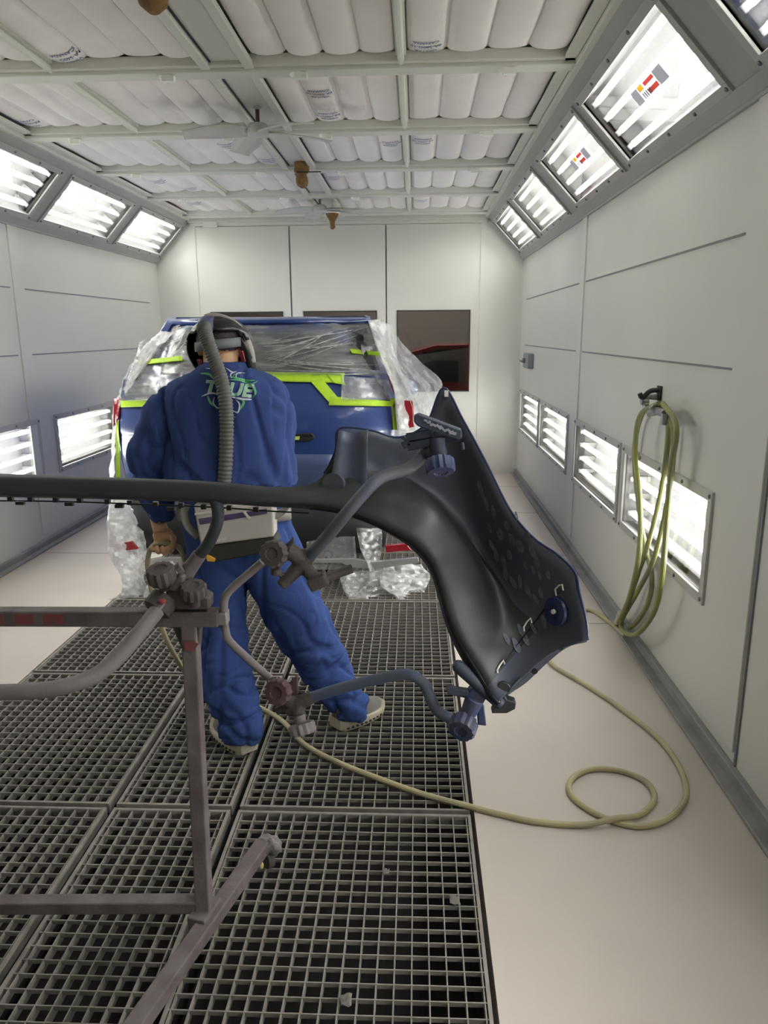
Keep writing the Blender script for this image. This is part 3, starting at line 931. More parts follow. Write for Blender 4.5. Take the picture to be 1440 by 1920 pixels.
# plate recess with lamp
part_patch('plate_recess', M_blk, [((536, 813), (586, 812), (592, 820), (536, 820)), ((536, 820), (592, 820), (580, 828), (536, 829))], 0.006)
part_patch('plate_lamp', mat('plate_lamp_lens', 'c9d27a', .3), [((548, 819), (562, 818), (561, 825), (548, 825))], 0.012)
# floor reflection painted as a grey-blue patch on the lower tailgate
part_patch('tailgate_reflection', M_floorrefl, [((330, 852), (640, 852), (655, 935), (320, 935))], 0.004)
# black lower valance with chrome strip and reflectors
mb = MB(); P = []
for (z, dy, ws) in ((.64, .03, .80), (.56, -.10, .86), (.40, -.15, .88), (.26, -.13, .87), (.20, -.02, .84)):
    P.append([crear(CX + u * ws, .6) + V((0, dy, z - .6)) for u in [math.sin(-pi / 2 + pi * j / 24) for j in range(25)]])
mb.grid(P); valance = mb.build('rear_valance', M_blk, car, fix=False, angle=50, solid=0.02)


def val(px, py, off):
    p = at(px, py, 4.585 - off); return p


for nm, pol, m in (('chrome_strip', ((584, 1050), (662, 1048), (700, 1054), (784, 1046), (786, 1055), (700, 1068), (660, 1064), (640, 1056), (584, 1056)), M_chrome), ('chrome_strip', ((268, 1052), (300, 1046), (350, 1045), (350, 1056), (300, 1056), (268, 1060)), M_chrome),
                   ('reflector', ((722, 1024), (762, 1020), (771, 1032), (724, 1036)), M_redl), ('reflector', ((218, 1019), (246, 1016), (258, 1030), (220, 1034)), M_redl)):
    mb = MB(); mb.slab([val(x, y, .035) for x, y in pol], (0, .03, 0)); mb.build(nm, m, car, bevel=.003, smooth=False)
# wheels
for x in (CX - .74, CX + .74):
    for y in (5.55, 7.75):
        s = -1 if x < CX else 1
        mb = MB(); mb.lathe([(.20, .0), (.30, .0), (.335, .03), (.335, .17), (.30, .20), (.2, .20)], (x - s * .1, y, .335), (s, 0, 0), 30); mb.build('wheel', M_rubber, car)
mb = MB(); mb.box((CX, 6.5, .34), (1.3, 3.2, .16)); mb.build('underbody', M_blk, car, bevel=.03)
mb = MB(); mb.tube([(CX - .35, 4.78, .27), (CX + .35, 4.78, .27)], .09, 14); mb.build('muffler', mat('dull_steel', '55575a', .5, .6), car)
for s in (-1, 1):
    mb = MB(); mb.ellipsoid((CX + s * 1.0, 6.95, 1.12), (.1, .07, .08)); mb.bar((CX + s * .82, 6.97, 1.06), (CX + s * .95, 6.96, 1.1), .05, .05); mb.build('side_mirror', M_blue, car)
mb = MB(); mb.slab([at(x, y, 4.95) for x, y in ((744, 750), (774, 752), (778, 800), (746, 808))], (0, .03, 0)); mb.build('tail_lamp', M_redl, car, bevel=.006)
mb = MB(); mb.slab([at(x, y, 4.99) for x, y in ((722, 690), (728, 690), (742, 728), (740, 744))], (0, .03, 0)); mb.build('tail_lamp', M_redl, car, bevel=.002)
# lime tape: each strip a piece
tapes = [[(478, 697), (646, 699), (644, 718), (478, 714)], [(583, 716), (604, 710), (634, 746), (620, 758)], [(620, 744), (742, 747), (742, 762), (616, 760)], [(736, 756), (746, 756), (748, 806), (737, 806)],
         [(656, 654), (716, 660), (716, 668), (660, 662)], [(712, 662), (724, 668), (740, 694), (732, 696)], [(222, 751), (292, 748), (286, 762), (222, 764)], [(216, 772), (221, 772), (228, 945), (219, 945)], [(217, 934), (246, 936), (244, 946), (219, 942)],
         [(258, 676), (340, 667), (342, 676), (262, 684)], [(612, 700), (640, 702), (648, 722), (626, 718)]]
for k, tp in enumerate(tapes):
    mb = MB(); mb.grid(patch(tp, (0.052 if k in (4, 5, 9) else 0.016) + 0.0006 * k, .001)); mb.build('tape_strip', M_tape, car, fix=False, angle=60, solid=0.0012, soff=0)
car_tape_off = 0.016


# ---- masking film: wrinkled thin sheets, each its own thing
def film(name, label, m, P, amp=0.012, sc_=9.0, seed=0, th=0.0008, keep=0.0):
    """P: rows of points; wrinkles pushed along the surface normal"""
    nr, nc = len(P), len(P[0]); Q = []
    for i in range(nr):
        row = []
        for j in range(nc):
            a = P[min(i + 1, nr - 1)][j] - P[max(i - 1, 0)][j]; b = P[i][min(j + 1, nc - 1)] - P[i][max(j - 1, 0)]
            n = a.cross(b)
            n = n.normalized() if n.length > 1e-9 else V((0, -1, 0))
            p = P[i][j]
            h = abs(nz((p.x * sc_ + seed, p.y * sc_ * .6, p.z * sc_))) * 1.2 - 0.2 + 0.4 * nz((p.x * sc_ * 3, p.y * sc_ * 3 + seed, p.z * sc_ * 3))
            row.append(p + n * h * amp)
        Q.append(row)
    mb = MB(); mb.grid(Q)
    o = mb.build(name, m, fix=False, angle=28, solid=th, soff=0)
    return tag(o, label, 'masking film', 'masking film on the car')


def bil(a, b, c, d, nu, nv, f):
    """photo quad filled with points from f(px,py,u,v)"""
    a, b, c, d = [V((p[0], p[1])) for p in (a, b, c, d)]; P = []
    for j in range(nv + 1):
        v = j / nv; l = a.lerp(d, v); r = b.lerp(c, v)
        P.append([f(*(l.lerp(r, i / nu)), i / nu, v) for i in range(nu + 1)])
    return P


rear_film = film('masking_film', 'grey streaky plastic film stretched over the rear window of the car', M_film, bil((322, 612), (690, 606), (738, 704), (300, 702), 60, 26, lambda x, y, u, v: on_rear(x, y, 0.035)), 0.008, 10, 1)
M_crease = sheet_mat('film_crease', 'dcdedd', .30, rough=.3, gloss=.06, bump=0, bscale=30, amax=.7)
rnd = random.Random(21)
for k in range(26):
    if k < 14:
        a0 = V((rnd.uniform(478, 520), rnd.uniform(640, 700))); b0 = V((rnd.uniform(560, 700), rnd.uniform(608, 640)))
    elif k < 21:
        a0 = V((rnd.uniform(480, 540), 690 + rnd.uniform(-22, 6))); b0 = V((rnd.uniform(640, 715), 690 + rnd.uniform(-20, 8)))
    else:
        a0 = V((rnd.uniform(300, 318), rnd.uniform(650, 690))); b0 = V((rnd.uniform(336, 356), rnd.uniform(612, 640)))
    wv = rnd.uniform(.5, 1.3); nn_ = (b0 - a0).normalized(); nn_ = V((-nn_.y, nn_.x)); P = []
    for i in range(13):
        f = i / 12; c = a0.lerp(b0, f) + nn_ * (3 * math.sin(pi * f) * rnd.uniform(.7, 1)); ww = wv * math.sin(pi * (.05 + .9 * f))
        P.append([on_rear(*(c + nn_ * ww), .043), on_rear(*c, .047), on_rear(*(c - nn_ * ww), .043)])
    mb = MB(); mb.grid(P); mb.build('crease', M_crease, rear_film, fix=False, angle=180)
film('masking_film', 'thin film over the right tail lamp inside lime tape', M_film2, bil((640, 704), (728, 712), (740, 748), (640, 750), 20, 12, lambda x, y, u, v: on_rear(x, y, 0.03)), 0.006, 22, 2)
film('masking_film', 'bunched film over the left tail lamp and shoulder', M_film, bil((262, 640), (345, 620), (345, 752), (222, 752), 26, 26, lambda x, y, u, v: on_rear(x, y, 0.03)), 0.012, 14, 3)
# crumpled edge strips down both shoulders of the car


def side_strip(pts, seed, label, m=M_film3, nu=14, nv=60, depth=0.35, amp=0.02):
    """pts: (left px, right px, py, depth) from top to bottom"""
    S = spline([(a, b, y, d) for a, b, y, d in pts], max(2, nv // (len(pts) - 1)))
    P = []
    for a, b, y, d in S:
        P.append([at(a + (b - a) * i / nu, y, d + depth * (0.5 - 0.5 * math.cos(pi * i / nu)) * (1 if depth > 0 else -1) * (1 if depth > 0 else 1)) for i in range(nu + 1)])
    return film('masking_film', label, m, P, amp, 16, seed)


side_strip([(690, 720, 600, 5.10), (706, 736, 650, 4.98), (722, 750, 690, 4.92), (738, 768, 730, 4.88), (742, 790, 770, 4.86), (745, 800, 812, 4.86), (748, 798, 900, 4.9)], 5, 'white crumpled film along the right rear edge of the car', depth=.25)
side_strip([(330, 300, 622, 5.1), (300, 268, 650, 5.0), (262, 236, 700, 4.95), (240, 222, 738, 4.92), (222, 212, 770, 4.9), (216, 210, 830, 4.9), (214, 203, 900, 4.88)], 6, 'white crumpled film along the left rear edge of the car', depth=.2)
# tented sheet over the right mirror side
T0 = [(690, 599, 5.15), (730, 607, 5.35), (752, 640, 5.6), (790, 680, 5.7), (827, 713, 5.75), (824, 740, 5.6), (812, 780, 5.4), (800, 812, 5.2)]
T1 = [(700, 612, 5.02), (716, 640, 4.98), (728, 664, 4.98), (742, 690, 4.96), (755, 720, 4.94), (768, 750, 4.94), (776, 785, 4.94), (780, 815, 4.94)]
A, B = spline([at(*p) for p in T0], 6), spline([at(*p) for p in T1], 6)
P = []
for a, b in zip(A, B):
    P.append([a.lerp(b, i / 16) + V((0, 0, -.03 * math.sin(pi * i / 16))) for i in range(17)])
film('masking_film', 'clear sheet tented out to the right of the car like a sail', M_film2, P, 0.014, 8, 8)
# lower skirts
side_strip([(206, 246, 925, 4.66), (202, 266, 980, 4.54), (205, 276, 1040, 4.48), (228, 270, 1085, 4.42), (218, 292, 1118, 4.36), (140, 300, 1137, 4.30)], 9, 'white film skirt hanging over the left rear corner down to the floor', depth=.12, amp=.03)
side_strip([(300, 345, 1052, 4.5), (285, 350, 1080, 4.48), (270, 340, 1110, 4.44), (262, 330, 1134, 4.4)], 19, 'white film hanging below the bumper left of the worker', depth=.08, amp=.02)
side_strip([(668, 716, 990, 4.60), (676, 716, 1030, 4.56), (690, 712, 1062, 4.52), (690, 740, 1090, 4.47), (660, 745, 1125, 4.40), (684, 716, 1162, 4.34)], 10, 'twisted film hanging from the valance to a point over the grate', m=M_film2, depth=.10, amp=.02)
side_strip([(712, 790, 1058, 4.58), (712, 806, 1080, 4.53), (716, 800, 1100, 4.47), (740, 790, 1120, 4.42), (752, 774, 1133, 4.38)], 11, 'white crumpled film bunch under the right rear corner', depth=.12, amp=.03)
side_strip([(636, 720, 1070, 4.52), (640, 722, 1095, 4.48), (652, 720, 1120, 4.42), (680, 716, 1150, 4.36)], 12, 'clear film pouch hanging under the middle of the car', m=M_film2, depth=.14, amp=.015)
side_strip([(575, 665, 1006, 4.60), (575, 668, 1040, 4.58), (580, 672, 1068, 4.56)], 13, 'clear film flap taped across the black valance', m=M_film2, depth=.02, amp=.01)
# ================================================================== WORKER
M_skin = mat('skin', 'cda27e', 0.55, var=0.12, vscale=25)
M_hair = mat('dark_hair', '221a17', 0.6, bump=0.6, bscale=150)
M_suit = mat('blue_coverall_cloth', '37487c', 0.85, spec=0.15, var=0.12, vscale=5, bump=0.12, bscale=220)
M_suit2 = mat('blue_trouser_cloth', '3a4f88', 0.85, spec=0.15, var=0.12, vscale=5, bump=0.12, bscale=220)
M_helm = mat('black_helmet_shell', '17181a', 0.35)
M_band = mat('grey_headband', '6a6f70', 0.7)
M_rim = mat('dull_visor_rim', '9a9490', 0.5)
M_conn = mat('blue_grey_connector', '3d4668', 0.45)
M_corr = mat('grey_corrugated_hose', '5b5b58', 0.6)
M_pack = mat('dusty_white_pack', 'bdb8b2', 0.6, var=0.1, vscale=9)
M_packd = mat('battery_black', '35342f', 0.6, var=0.2, vscale=14)
M_yel = mat('yellow_latch', 'e0a63c', 0.5)
M_purple = mat('purple_label', '5a4a6e', 0.4, var=0.4, vscale=30)
M_strap = mat('grey_strap', '8e8a86', 0.8)
M_sole = mat('cream_shoe_sole', 'bdb5a2', 0.7, var=0.2, vscale=18)
M_shoe = mat('grey_shoe_upper', '6f6e69', 0.8, var=0.2, vscale=20)
M_redp = mat('red_strap', '8c2f35', 0.6)

HAND = at(304, 1000, 2.84)
HEAD = at(412, 648, 2.87)


def ell(c, rx, ry, n=28, tilt=0.0, p=2.4):
    R = []
    for k in range(n):
        a = 2 * pi * k / n
        ca, sa = math.cos(a), math.sin(a)
        x = rx * math.copysign(abs(ca) ** (2 / p), ca); y = ry * math.copysign(abs(sa) ** (2 / p), sa)
        R.append(V(c) + V((x, y, y * tilt)))
    return R


# joint centres
SHL, ELL, WRL = at(334, 738, 2.82), at(277, 862, 2.79), at(294, 968, 2.84)
SHR, ELR = at(502, 742, 2.82), at(510, 852, 2.96)
WRR = V((ELR.x - .10, 3.17, ELR.z + .03))
heelL, toeL = onz(466, 1412, 0), onz(409, 1364, 0)
heelR, toeR = onz(632, 1366, 0), onz(712, 1330, 0)
ANL = heelL + (toeL - heelL).normalized() * .055; ANR = heelR + (toeR - heelR).normalized() * .06
HPL, KNL = at(412, 1010, 2.84), at(414, 1200, 2.79)
HPR, KNR = at(488, 1010, 2.84), at(572, 1188, 2.88)

# ---- body: one skin
mb = MB()
mb.ellipsoid(HEAD + V((0, .01, .02)), (.076, .097, .085), None, 24, 16)
mb.ellipsoid(HEAD + V((0, .035, -.045)), (.058, .068, .075), None, 20, 14)
mb.tube([HEAD + V((0, .115, .02)), HEAD + V((0, .125, -.012)), HEAD + V((0, .10, -.022))], [.008, .014, .012], 10)            # nose
for s in (-1, 1):
    mb.ellipsoid(HEAD + V((s * .078, .005, -.01)), (.012, .02, .032), None, 12, 8)                                              # ears
    mb.ellipsoid(HEAD + V((s * .03, .095, .012)), (.018, .014, .012), None, 12, 8)                                              # eye sockets
mb.ellipsoid(HEAD + V((0, .098, -.052)), (.026, .012, .008), None, 12, 8)                                                       # lips
mb.tube([HEAD + V((0, .0, -.03)), at(416, 690, 2.84), at(420, 720, 2.82)], [.066, .066, .08], 18)
mb.rings([ell(at(426, 718, 2.82), .10, .06), ell(at(427, 745, 2.82), .155, .08), ell(at(427, 800, 2.83), .175, .10), ell(at(430, 880, 2.84), .165, .10), ell(at(440, 960, 2.84), .175, .11), ell(at(447, 1010, 2.84), .165, .105)])
mb.tube([SHL + V((.02, 0, 0)), ELL, WRL, HAND + V((-.005, .0, .01))], [.046, .040, .030, .03], 14)
mb.tube([SHR + V((-.02, 0, 0)), ELR, WRR, WRR + V((-.02, .06, .0))], [.044, .038, .030, .03], 14)
for h, k, a in ((HPL, KNL, ANL + V((0, 0, .09))), (HPR, KNR, ANR + V((0, 0, .09)))):
    mb.tube([h, h.lerp(k, .5), k, k.lerp(a, .4), a], [.075, .055, .040, .038, .032], 16)
for a, t_ in ((ANL, toeL), (ANR, toeR)):
    mb.tube([a + V((0, 0, .09)), a + V((0, 0, .055)), a.lerp(t_, .55) + V((0, 0, .045)), a.lerp(t_, .8) + V((0, 0, .038))], [.04, .036, .034, .022], 12)


def hand(mb, o, ex, ey, ez):
    """palm and five curled fingers; ex towards the thumb, ey away from the palm side, ez up the arm"""
    q = lambda x, y, z: o + ex * x + ey * y + ez * z
    mb.ellipsoid(o + ex * .002 + ey * .004 - ez * .012, (.043, .02, .042), Matrix((ex, ey, ez)).transposed(), 18, 12)
    for x, L, r in ((-.034, .85, .0085), (-.012, 1.0, .0095), (.011, 1.06, .0098), (.033, .96, .0095)):
        mb.tube(spline([q(x, .008, -.035), q(x * 1.05, .010, -.056 * L - .004), q(x * 1.05, -.016, -.073 * L - .002), q(x, -.037, -.060 * L), q(x * .98, -.036, -.040)], 4), [r] * 13 + [r * .93] * 3 + [r * .7], 10)
    mb.tube(spline([q(.026, .0, -.004), q(.046, -.008, -.014), q(.052, -.024, -.034), q(.046, -.036, -.054)], 4), [.013] * 6 + [.0115] * 6 + [.008], 10)


hand(mb, HAND, V((1, 0, 0)), V((0, 1, 0)), V((0, 0, 1)))
RH = WRR + V((-.02, .085, -.005))
hand(mb, RH, V((0, .3, .95)).normalized(), V((-1, 0, 0)), V((0, -.95, .3)).normalized())
me = remesh(mb, .0055, 'person', 2)
me.materials.append(M_skin)
person = finish(me, 'person', fix=False, angle=180)
tag(person, 'worker in blue coveralls and black air-fed hood, back turned, hose in left hand', 'person')


def crease(n, w=.13):
    """narrow valley where the noise crosses zero"""
    q = max(0.0, 1 - abs(n) / w)
    return -q * q * (3 - 2 * q)


def fold_jacket(p, n):
    d = 0.030 * nz((p.x * 6.5 + 3, p.y * 4, p.z * 1.5)) + .010
    d += .013 * crease(nz((p.x * 7 + p.z * 1.2, p.y * 5 + 7, p.z * 1.6))) + .007 * crease(nz((p.x * 13, p.y * 9 + 2, p.z * 3.2 + 4)), .10)
    if abs(p.x + .73) > .2: d += .010 * crease(nz((p.x * 6 + p.z * 5, p.y * 6, p.z * 7 + 5))) + .006 * nz((p.x * 9, p.y * 9, p.z * 14))
    return d


# ---- jacket with a loose back hem
mb = MB()
R = [(at(417, 684, 2.835), .078, .078), (at(420, 698, 2.83), .10, .088), (at(423, 706, 2.825), .155, .10), (at(424, 720, 2.82), .202, .118), (at(425, 745, 2.815), .222, .132), (at(427, 800, 2.815), .228, .142), (at(429, 850, 2.815), .236, .150), (at(432, 893, 2.81), .244, .160), (at(434, 906, 2.805), .248, .165)]
rr = []
for i, (c, a, b) in enumerate(R):
    E_ = ell(c, a, b, 40)
    if i >= len(R) - 2:                       # arched hem, longer at the sides
        for v in E_: v.z += .03 * math.cos((v.x - c.x) / a * pi / 2) - .012 * (v.x - c.x) / a
    rr.append(E_)
mb.rings(rr)
sl = [SHL + V((.03, 0, .0)), SHL.lerp(ELL, .35), ELL.lerp(SHL, .1), ELL.lerp(WRL, .35), WRL + V((0, 0, .02)), WRL + V((.004, .004, -.015))]
mb.tube(spline(sl, 4), [x[0] for x in spline([(.080,), (.086,), (.088,), (.076,), (.062,), (.058,)], 4)], 20)
sr = [SHR + V((-.03, 0, .0)), SHR.lerp(ELR, .35), ELR.lerp(SHR, .1), ELR.lerp(WRR, .4), WRR]
mb.tube(spline(sr, 4), [x[0] for x in spline([(.078,), (.080,), (.078,), (.068,), (.055,)], 4)], 20)
mb.ellipsoid(SHL + V((.03, 0, -.01)), (.085, .095, .075)); mb.ellipsoid(SHR + V((-.03, 0, -.01)), (.085, .095, .075))
me = remesh(mb, .010, 'jacket', 14, fold_jacket)
me.materials.append(M_suit)
jacket = finish(me, 'jacket', person, fix=False, angle=180)
mb = MB()
mb.rings([ell(at(417, 692, 2.835), .074, .075, 32), ell(at(416, 679, 2.84), .070, .072, 32), ell(at(416, 678, 2.84), .064, .066, 32)], caps=False)
mb.build('collar', M_suit, jacket, angle=180, solid=.004)


def fold_leg(p, n):
    lo = max(0, min(1, (0.78 - p.z) / .6))
    d = 0.022 * nz((p.x * 7, p.y * 6, p.z * 2.2)) + .011 * crease(nz((p.x * 8, p.y * 6, p.z * 2.5 + 3))) + .008
    d += lo * (.018 * nz((p.x * 4 + p.z * 3, p.y * 4, p.z * 8)) + .016 * crease(nz((p.x * 5 + p.z * 5, p.y * 5, p.z * 9 + 1)), .16) + .008 * crease(nz((p.x * 9 - p.z * 6, p.y * 8, p.z * 16)), .14))
    return d


mb = MB()
mb.rings([ell(at(432, 872, 2.835), .205, .128), ell(at(436, 920, 2.835), .205, .132), ell(at(442, 970, 2.84), .205, .135), ell(at(447, 1015, 2.84), .198, .135), ell(at(449, 1045, 2.845), .17, .12), ell(at(450, 1062, 2.845), .13, .10)])
lg = [(HPL, .122), (at(412, 1100, 2.83), .108), (KNL, .102), (at(436, 1300, 2.72), .093), (ANL + V((0, 0, .11)), .088), (ANL + V((.0, -.004, .042)), .090)]
mb.tube(spline([a for a, b in lg], 5), [x[0] for x in spline([(b,) for a, b in lg], 5)], 22)
lg = [(HPR, .124), (at(534, 1100, 2.86), .122), (KNR, .118), (at(612, 1262, 2.90), .102), (ANR + V((0, 0, .11)), .086), (ANR + V((-.005, -.004, .05)), .088)]
mb.tube(spline([a for a, b in lg], 5), [x[0] for x in spline([(b,) for a, b in lg], 5)], 22)
me = remesh(mb, .010, 'trousers', 3, fold_leg)
me.materials.append(M_suit2)
finish(me, 'trousers', person, fix=False, angle=180)

# ---- hair
mb = MB(); mb.ellipsoid(HEAD + V((0, -.005, .024)), (.084, .104, .085), None, 24, 16)
me = remesh(mb, .008, 'hair', 1, lambda p, n: (0.0 if p.z > HEAD.z - .02 else -.02) + (.0 if p.y < HEAD.y + .06 else -.03))
me.materials.append(M_hair); finish(me, 'hair', person, fix=False, angle=180)

# ---- helmet: shell open at the nape, visor rim, band, connector, hose
HC = at(414, 652, 2.89)
mb = MB(); n1, n2 = 36, 22; P = []
for i in range(n2 + 1):
    th = pi * (0.02 + .80 * i / n2); row = []
    for k in range(n1):
        a = 2 * pi * k / n1
        row.append(HC + V((.120 * math.sin(th) * math.cos(a), .165 * math.sin(th) * math.sin(a), .112 * math.cos(th))))
    P.append(row)
mb.grid(P, 0, True)
keep = []
for f in mb.f:
    c = sum((V(mb.v[i]) for i in f), V()) / len(f) - HC
    back = c.y < -.035 - .10 * max(0, (c.z - .02) / .1)
    low = c.z < .058 - .25 * max(0, -(c.x + .045))
    keep.append(not (back and low))
mb.f = [f for f, k in zip(mb.f, keep) if k]; mb.m = [0] * len(mb.f)
helmet = mb.build('helmet', M_helm, person, fix=False, angle=180, solid=.006)
A = [at(*p) for p in ((384, 596, 2.86), (400, 593, 2.86), (422, 598, 2.86), (444, 611, 2.86), (460, 633, 2.86), (469, 656, 2.86), (473, 680, 2.86))]
mb = MB(); mb.tube(spline(A, 5), [(.016, .010)] * 31, 10); mb.build('visor_rim', M_rim, helmet, angle=180)
mb = MB()
A = spline([at(*p) for p in ((450, 632, 2.86), (462, 656, 2.86), (468, 676, 2.86), (475, 698, 2.86))], 5)
mb.tube(A, [(.022, .018)] * 10 + [(.02, .015)] * 6, 12); mb.build('neck_cape', M_helm, helmet, angle=180)
mb = MB(); P = []
for i in range(25):
    a = pi * (1.06 + .88 * i / 24)
    c = HEAD + V((.089 * math.cos(a), .006 + .112 * math.sin(a), .004 + .010 * math.cos(a)))
    P.append([c + V((0, 0, .017)), c + V((0, -.003, 0)), c + V((0, 0, -.017))])
mb.grid(P); mb.build('headband', M_band, helmet, angle=180, solid=.004, soff=1)
for (px, py) in ((374, 684), (452, 668)):
    mb = MB(); p = at(px, py, 2.80); mb.bar(p + V((0, 0, .02)), p + V((.004, .02, -.022)), .018, .008); mb.build('red_strap', M_redp, helmet, bevel=.003)
mb = MB(); c0 = at(386, 609, 2.80); c1 = at(384, 616, 2.742)
mb.tube([c0 + V((.01, .06, .0)), c0, c1], [.034, .032, .029], 18); mb.build('hose_connector', M_conn, helmet, bevel=.003)
bp = [at(383, 613, 2.745), at(384, 622, 2.715), at(391, 645, 2.70), at(404, 680, 2.69), at(416, 715, 2.665), at(423, 755, 2.645), at(425, 800, 2.64), at(424, 850, 2.635), at(421, 900, 2.63), at(420, 925, 2.64), at(424, 945, 2.665)]
pts = spline(bp, 26); rs = [.0245 + .0022 * math.cos(i * pi / 2 * .9999 * 2 / 2) for i in range(len(pts))]
mb = MB(); mb.tube(pts, rs, 16); mb.build('breathing_hose', M_corr, person, angle=180)

# ---- waist pack
face = [(362, 947), (440, 946), (512, 944), (514, 1007), (446, 1016), (376, 1026)]
mb = MB(); mb.slab([at(x, y, 2.63) for x, y in face], (0, .075, .004)); pack = mb.build('respirator_pack', M_pack, person, bevel=.008)
mb = MB(); mb.slab([at(x, y, 2.628) for x, y in ((372, 973), (500, 954), (501, 963), (375, 984))], (0, .004, 0)); mb.build('label_strip', M_purple, pack, smooth=False)
mb = MB()
mb.slab([at(x, y, 2.626) for x, y in ((455, 960), (460, 959), (470, 972), (465, 973))], (0, .004, 0)); mb.slab([at(x, y, 2.626) for x, y in ((365, 962), (513, 942), (513, 945), (365, 966))], (0, .004, 0))
mb.slab([at(x, y, 2.6285) for x, y in ((407, 1012), (424, 1008), (424, 1011), (407, 1015))], (0, .003, 0))
mb.build('pack_trim', mat('pack_trim_grey', 'd0cbc5', .5), pack, smooth=False)
mb = MB(); mb.slab([at(x, y, 2.636) for x, y in ((377, 1025), (514, 1006), (521, 1018), (500, 1036), (440, 1048), (398, 1055), (385, 1042))], (0, .085, 0)); mb.build('battery', M_packd, pack, bevel=.006)
mb = MB(); mb.slab([at(x, y, 2.63) for x, y in ((385, 1040), (393, 1042), (404, 1048), (402, 1054), (388, 1053))], (0, .02, 0)); mb.build('latch', M_yel, pack, bevel=.003)
mb = MB(); P = []
for i in range(49):
    a = 2 * pi * i / 48
    zc = at(440, 962, 2.84)
    c = zc + V((.219 * math.cos(a), .149 * math.sin(a), -.02 * math.sin(a)))
    P.append([c + V((0, 0, .024)), c + V((0, 0, -.024))])
mb.grid(P); mb.build('belt', M_strap, pack, angle=180, solid=.006, soff=1)
for pl in (((350, 946), (346, 962), (352, 985), (372, 1006)), ((512, 968), (526, 962), (538, 948), (541, 934))):
    mb = MB(); mb.tube(spline([at(x, y, 2.675) for x, y in pl], 5), [(.017, .006)] * 16, 10); mb.build('strap', M_strap, pack, angle=180)


# ---- shoes
def shoe(heel, toe):
    d = (toe - heel); L = d.length + .02; d.normalize(); w = V((d.y, -d.x, 0)); o = heel - d * .012
    wid = lambda f: (.036 + .016 * math.sin(pi * min(1, f * 1.05)) + .004 * f) * (1 if f < .8 else max(.25, math.sqrt(max(0, 1 - ((f - .8) / .215) ** 2)))) * (1 if f > .08 else .75 + .25 * f / .08)
    fs = [0, .03, .08, .18, .32, .48, .62, .75, .85, .92, .97, 1.0]
    mb = MB(); R = []
    for f in fs:
        c = o + d * L * f; ww = wid(f) + .008; th = .046 - .014 * f; lift = .0 + .02 * max(0, (f - .75) / .25) ** 2 + .008 * max(0, 1 - f / .1)
        R.append([c + w * ww * x + V((0, 0, lift + z * th)) for x, z in ((-1, .05), (-.93, 0), (.93, 0), (1, .05), (1.06, .6), (1, 1), (-1, 1), (-1.06, .6))])
    mb.rings(R); s_ = mb.build('shoe', M_sole, person, bevel=.005)
    mb = MB(); R = []
    H = [.085, .098, .105, .108, .098, .082, .066, .055, .046, .040, .03, .02]
    for f, h in zip(fs, H):
        c = o + d * L * (.015 + f * .965) + V((0, 0, .03)); ww = wid(f)
        R.append([c + w * ww * math.cos(a) * (1 if math.sin(a) < .3 else .9) + V((0, 0, max(-.0, h * math.sin(a)))) for a in [2 * pi * k / 16 for k in range(16)]])
    mb.rings(R); mb.build('upper', M_shoe, s_, angle=60)
    mb = MB()
    for k in range(9):
        f = .12 + .085 * k
        for sd in (-1, 1):
            c = o + d * L * f + w * (wid(f) + .0085) * sd + V((0, 0, .015)); mb.ellipsoid(c, (.008, .008, .0055), None, 8, 6)
    mb.build('sole_notches', M_packd, s_)
    return s_


shoe(heelL, toeL); shoe(heelR, toeR)

# ---- print on the back of the jacket
JB = bvh_of(jacket.data)


def onjack(px, py, off):
    d = ray(px, py).normalized(); h = JB.ray_cast(EYE, d, 6)
    p = h[0] if h[0] is not None else at(px, py, 2.68)
    return p - d * off


def ribbon(mb, pl, w, off, mi, n=6):
    P = spline([(x, y, 0) for x, y in pl], n); rows = []
    for i, p in enumerate(P):
        t_ = (P[min(i + 1, len(P) - 1)] - P[max(i - 1, 0)]).normalized(); nn = V((-t_.y, t_.x, 0)); f = i / (len(P) - 1)
        ww = w * (math.sin(pi * (0.08 + .84 * f)) ** .8)
        a, b = p + nn * ww, p - nn * ww; m_ = p
        rows.append([onjack(a.x, a.y, off), onjack(m_.x, m_.y, off), onjack(b.x, b.y, off)])
    mb.grid(rows, mi)


M_pg = mat('green_print', '5fa878', .8); M_pw = mat('white_print', 'c3c6d6', .8)
M_pl = mat('pale_green_print', '8fc49a', .8)
mb = MB()
for pl, w, mi in (([(376, 700), (392, 702), (404, 714)], 2.2, 0), ([(396, 716), (410, 722), (418, 712), (400, 704)], 1.8, 0), ([(432, 712), (452, 713), (472, 722), (479, 736), (473, 746)], 2.6, 0), ([(430, 706), (445, 709), (462, 713), (478, 713)], 1.8, 0),
                  ([(434, 709), (433, 701), (444, 696)], 1.2, 1), ([(442, 709), (445, 700), (460, 699)], 1.3, 1), ([(424, 690), (434, 697), (440, 698)], 1.2, 1), ([(385, 690), (396, 692), (404, 697)], 1.0, 1), ([(436, 708), (440, 702), (450, 700)], 1.0, 0),
                  ([(389, 742), (394, 754), (401, 761)], 2.4, 0), ([(402, 744), (400, 756), (408, 765), (414, 762)], 1.5, 1), ([(441, 748), (449, 758), (446, 773), (435, 769)], 1.6, 1), ([(452, 748), (457, 755), (450, 768)], 2.6, 0), ([(432, 782), (442, 782)], 1.0, 1), ([(470, 722), (484, 714)], 1.0, 0)):
    ribbon(mb, pl, w, .004, mi)
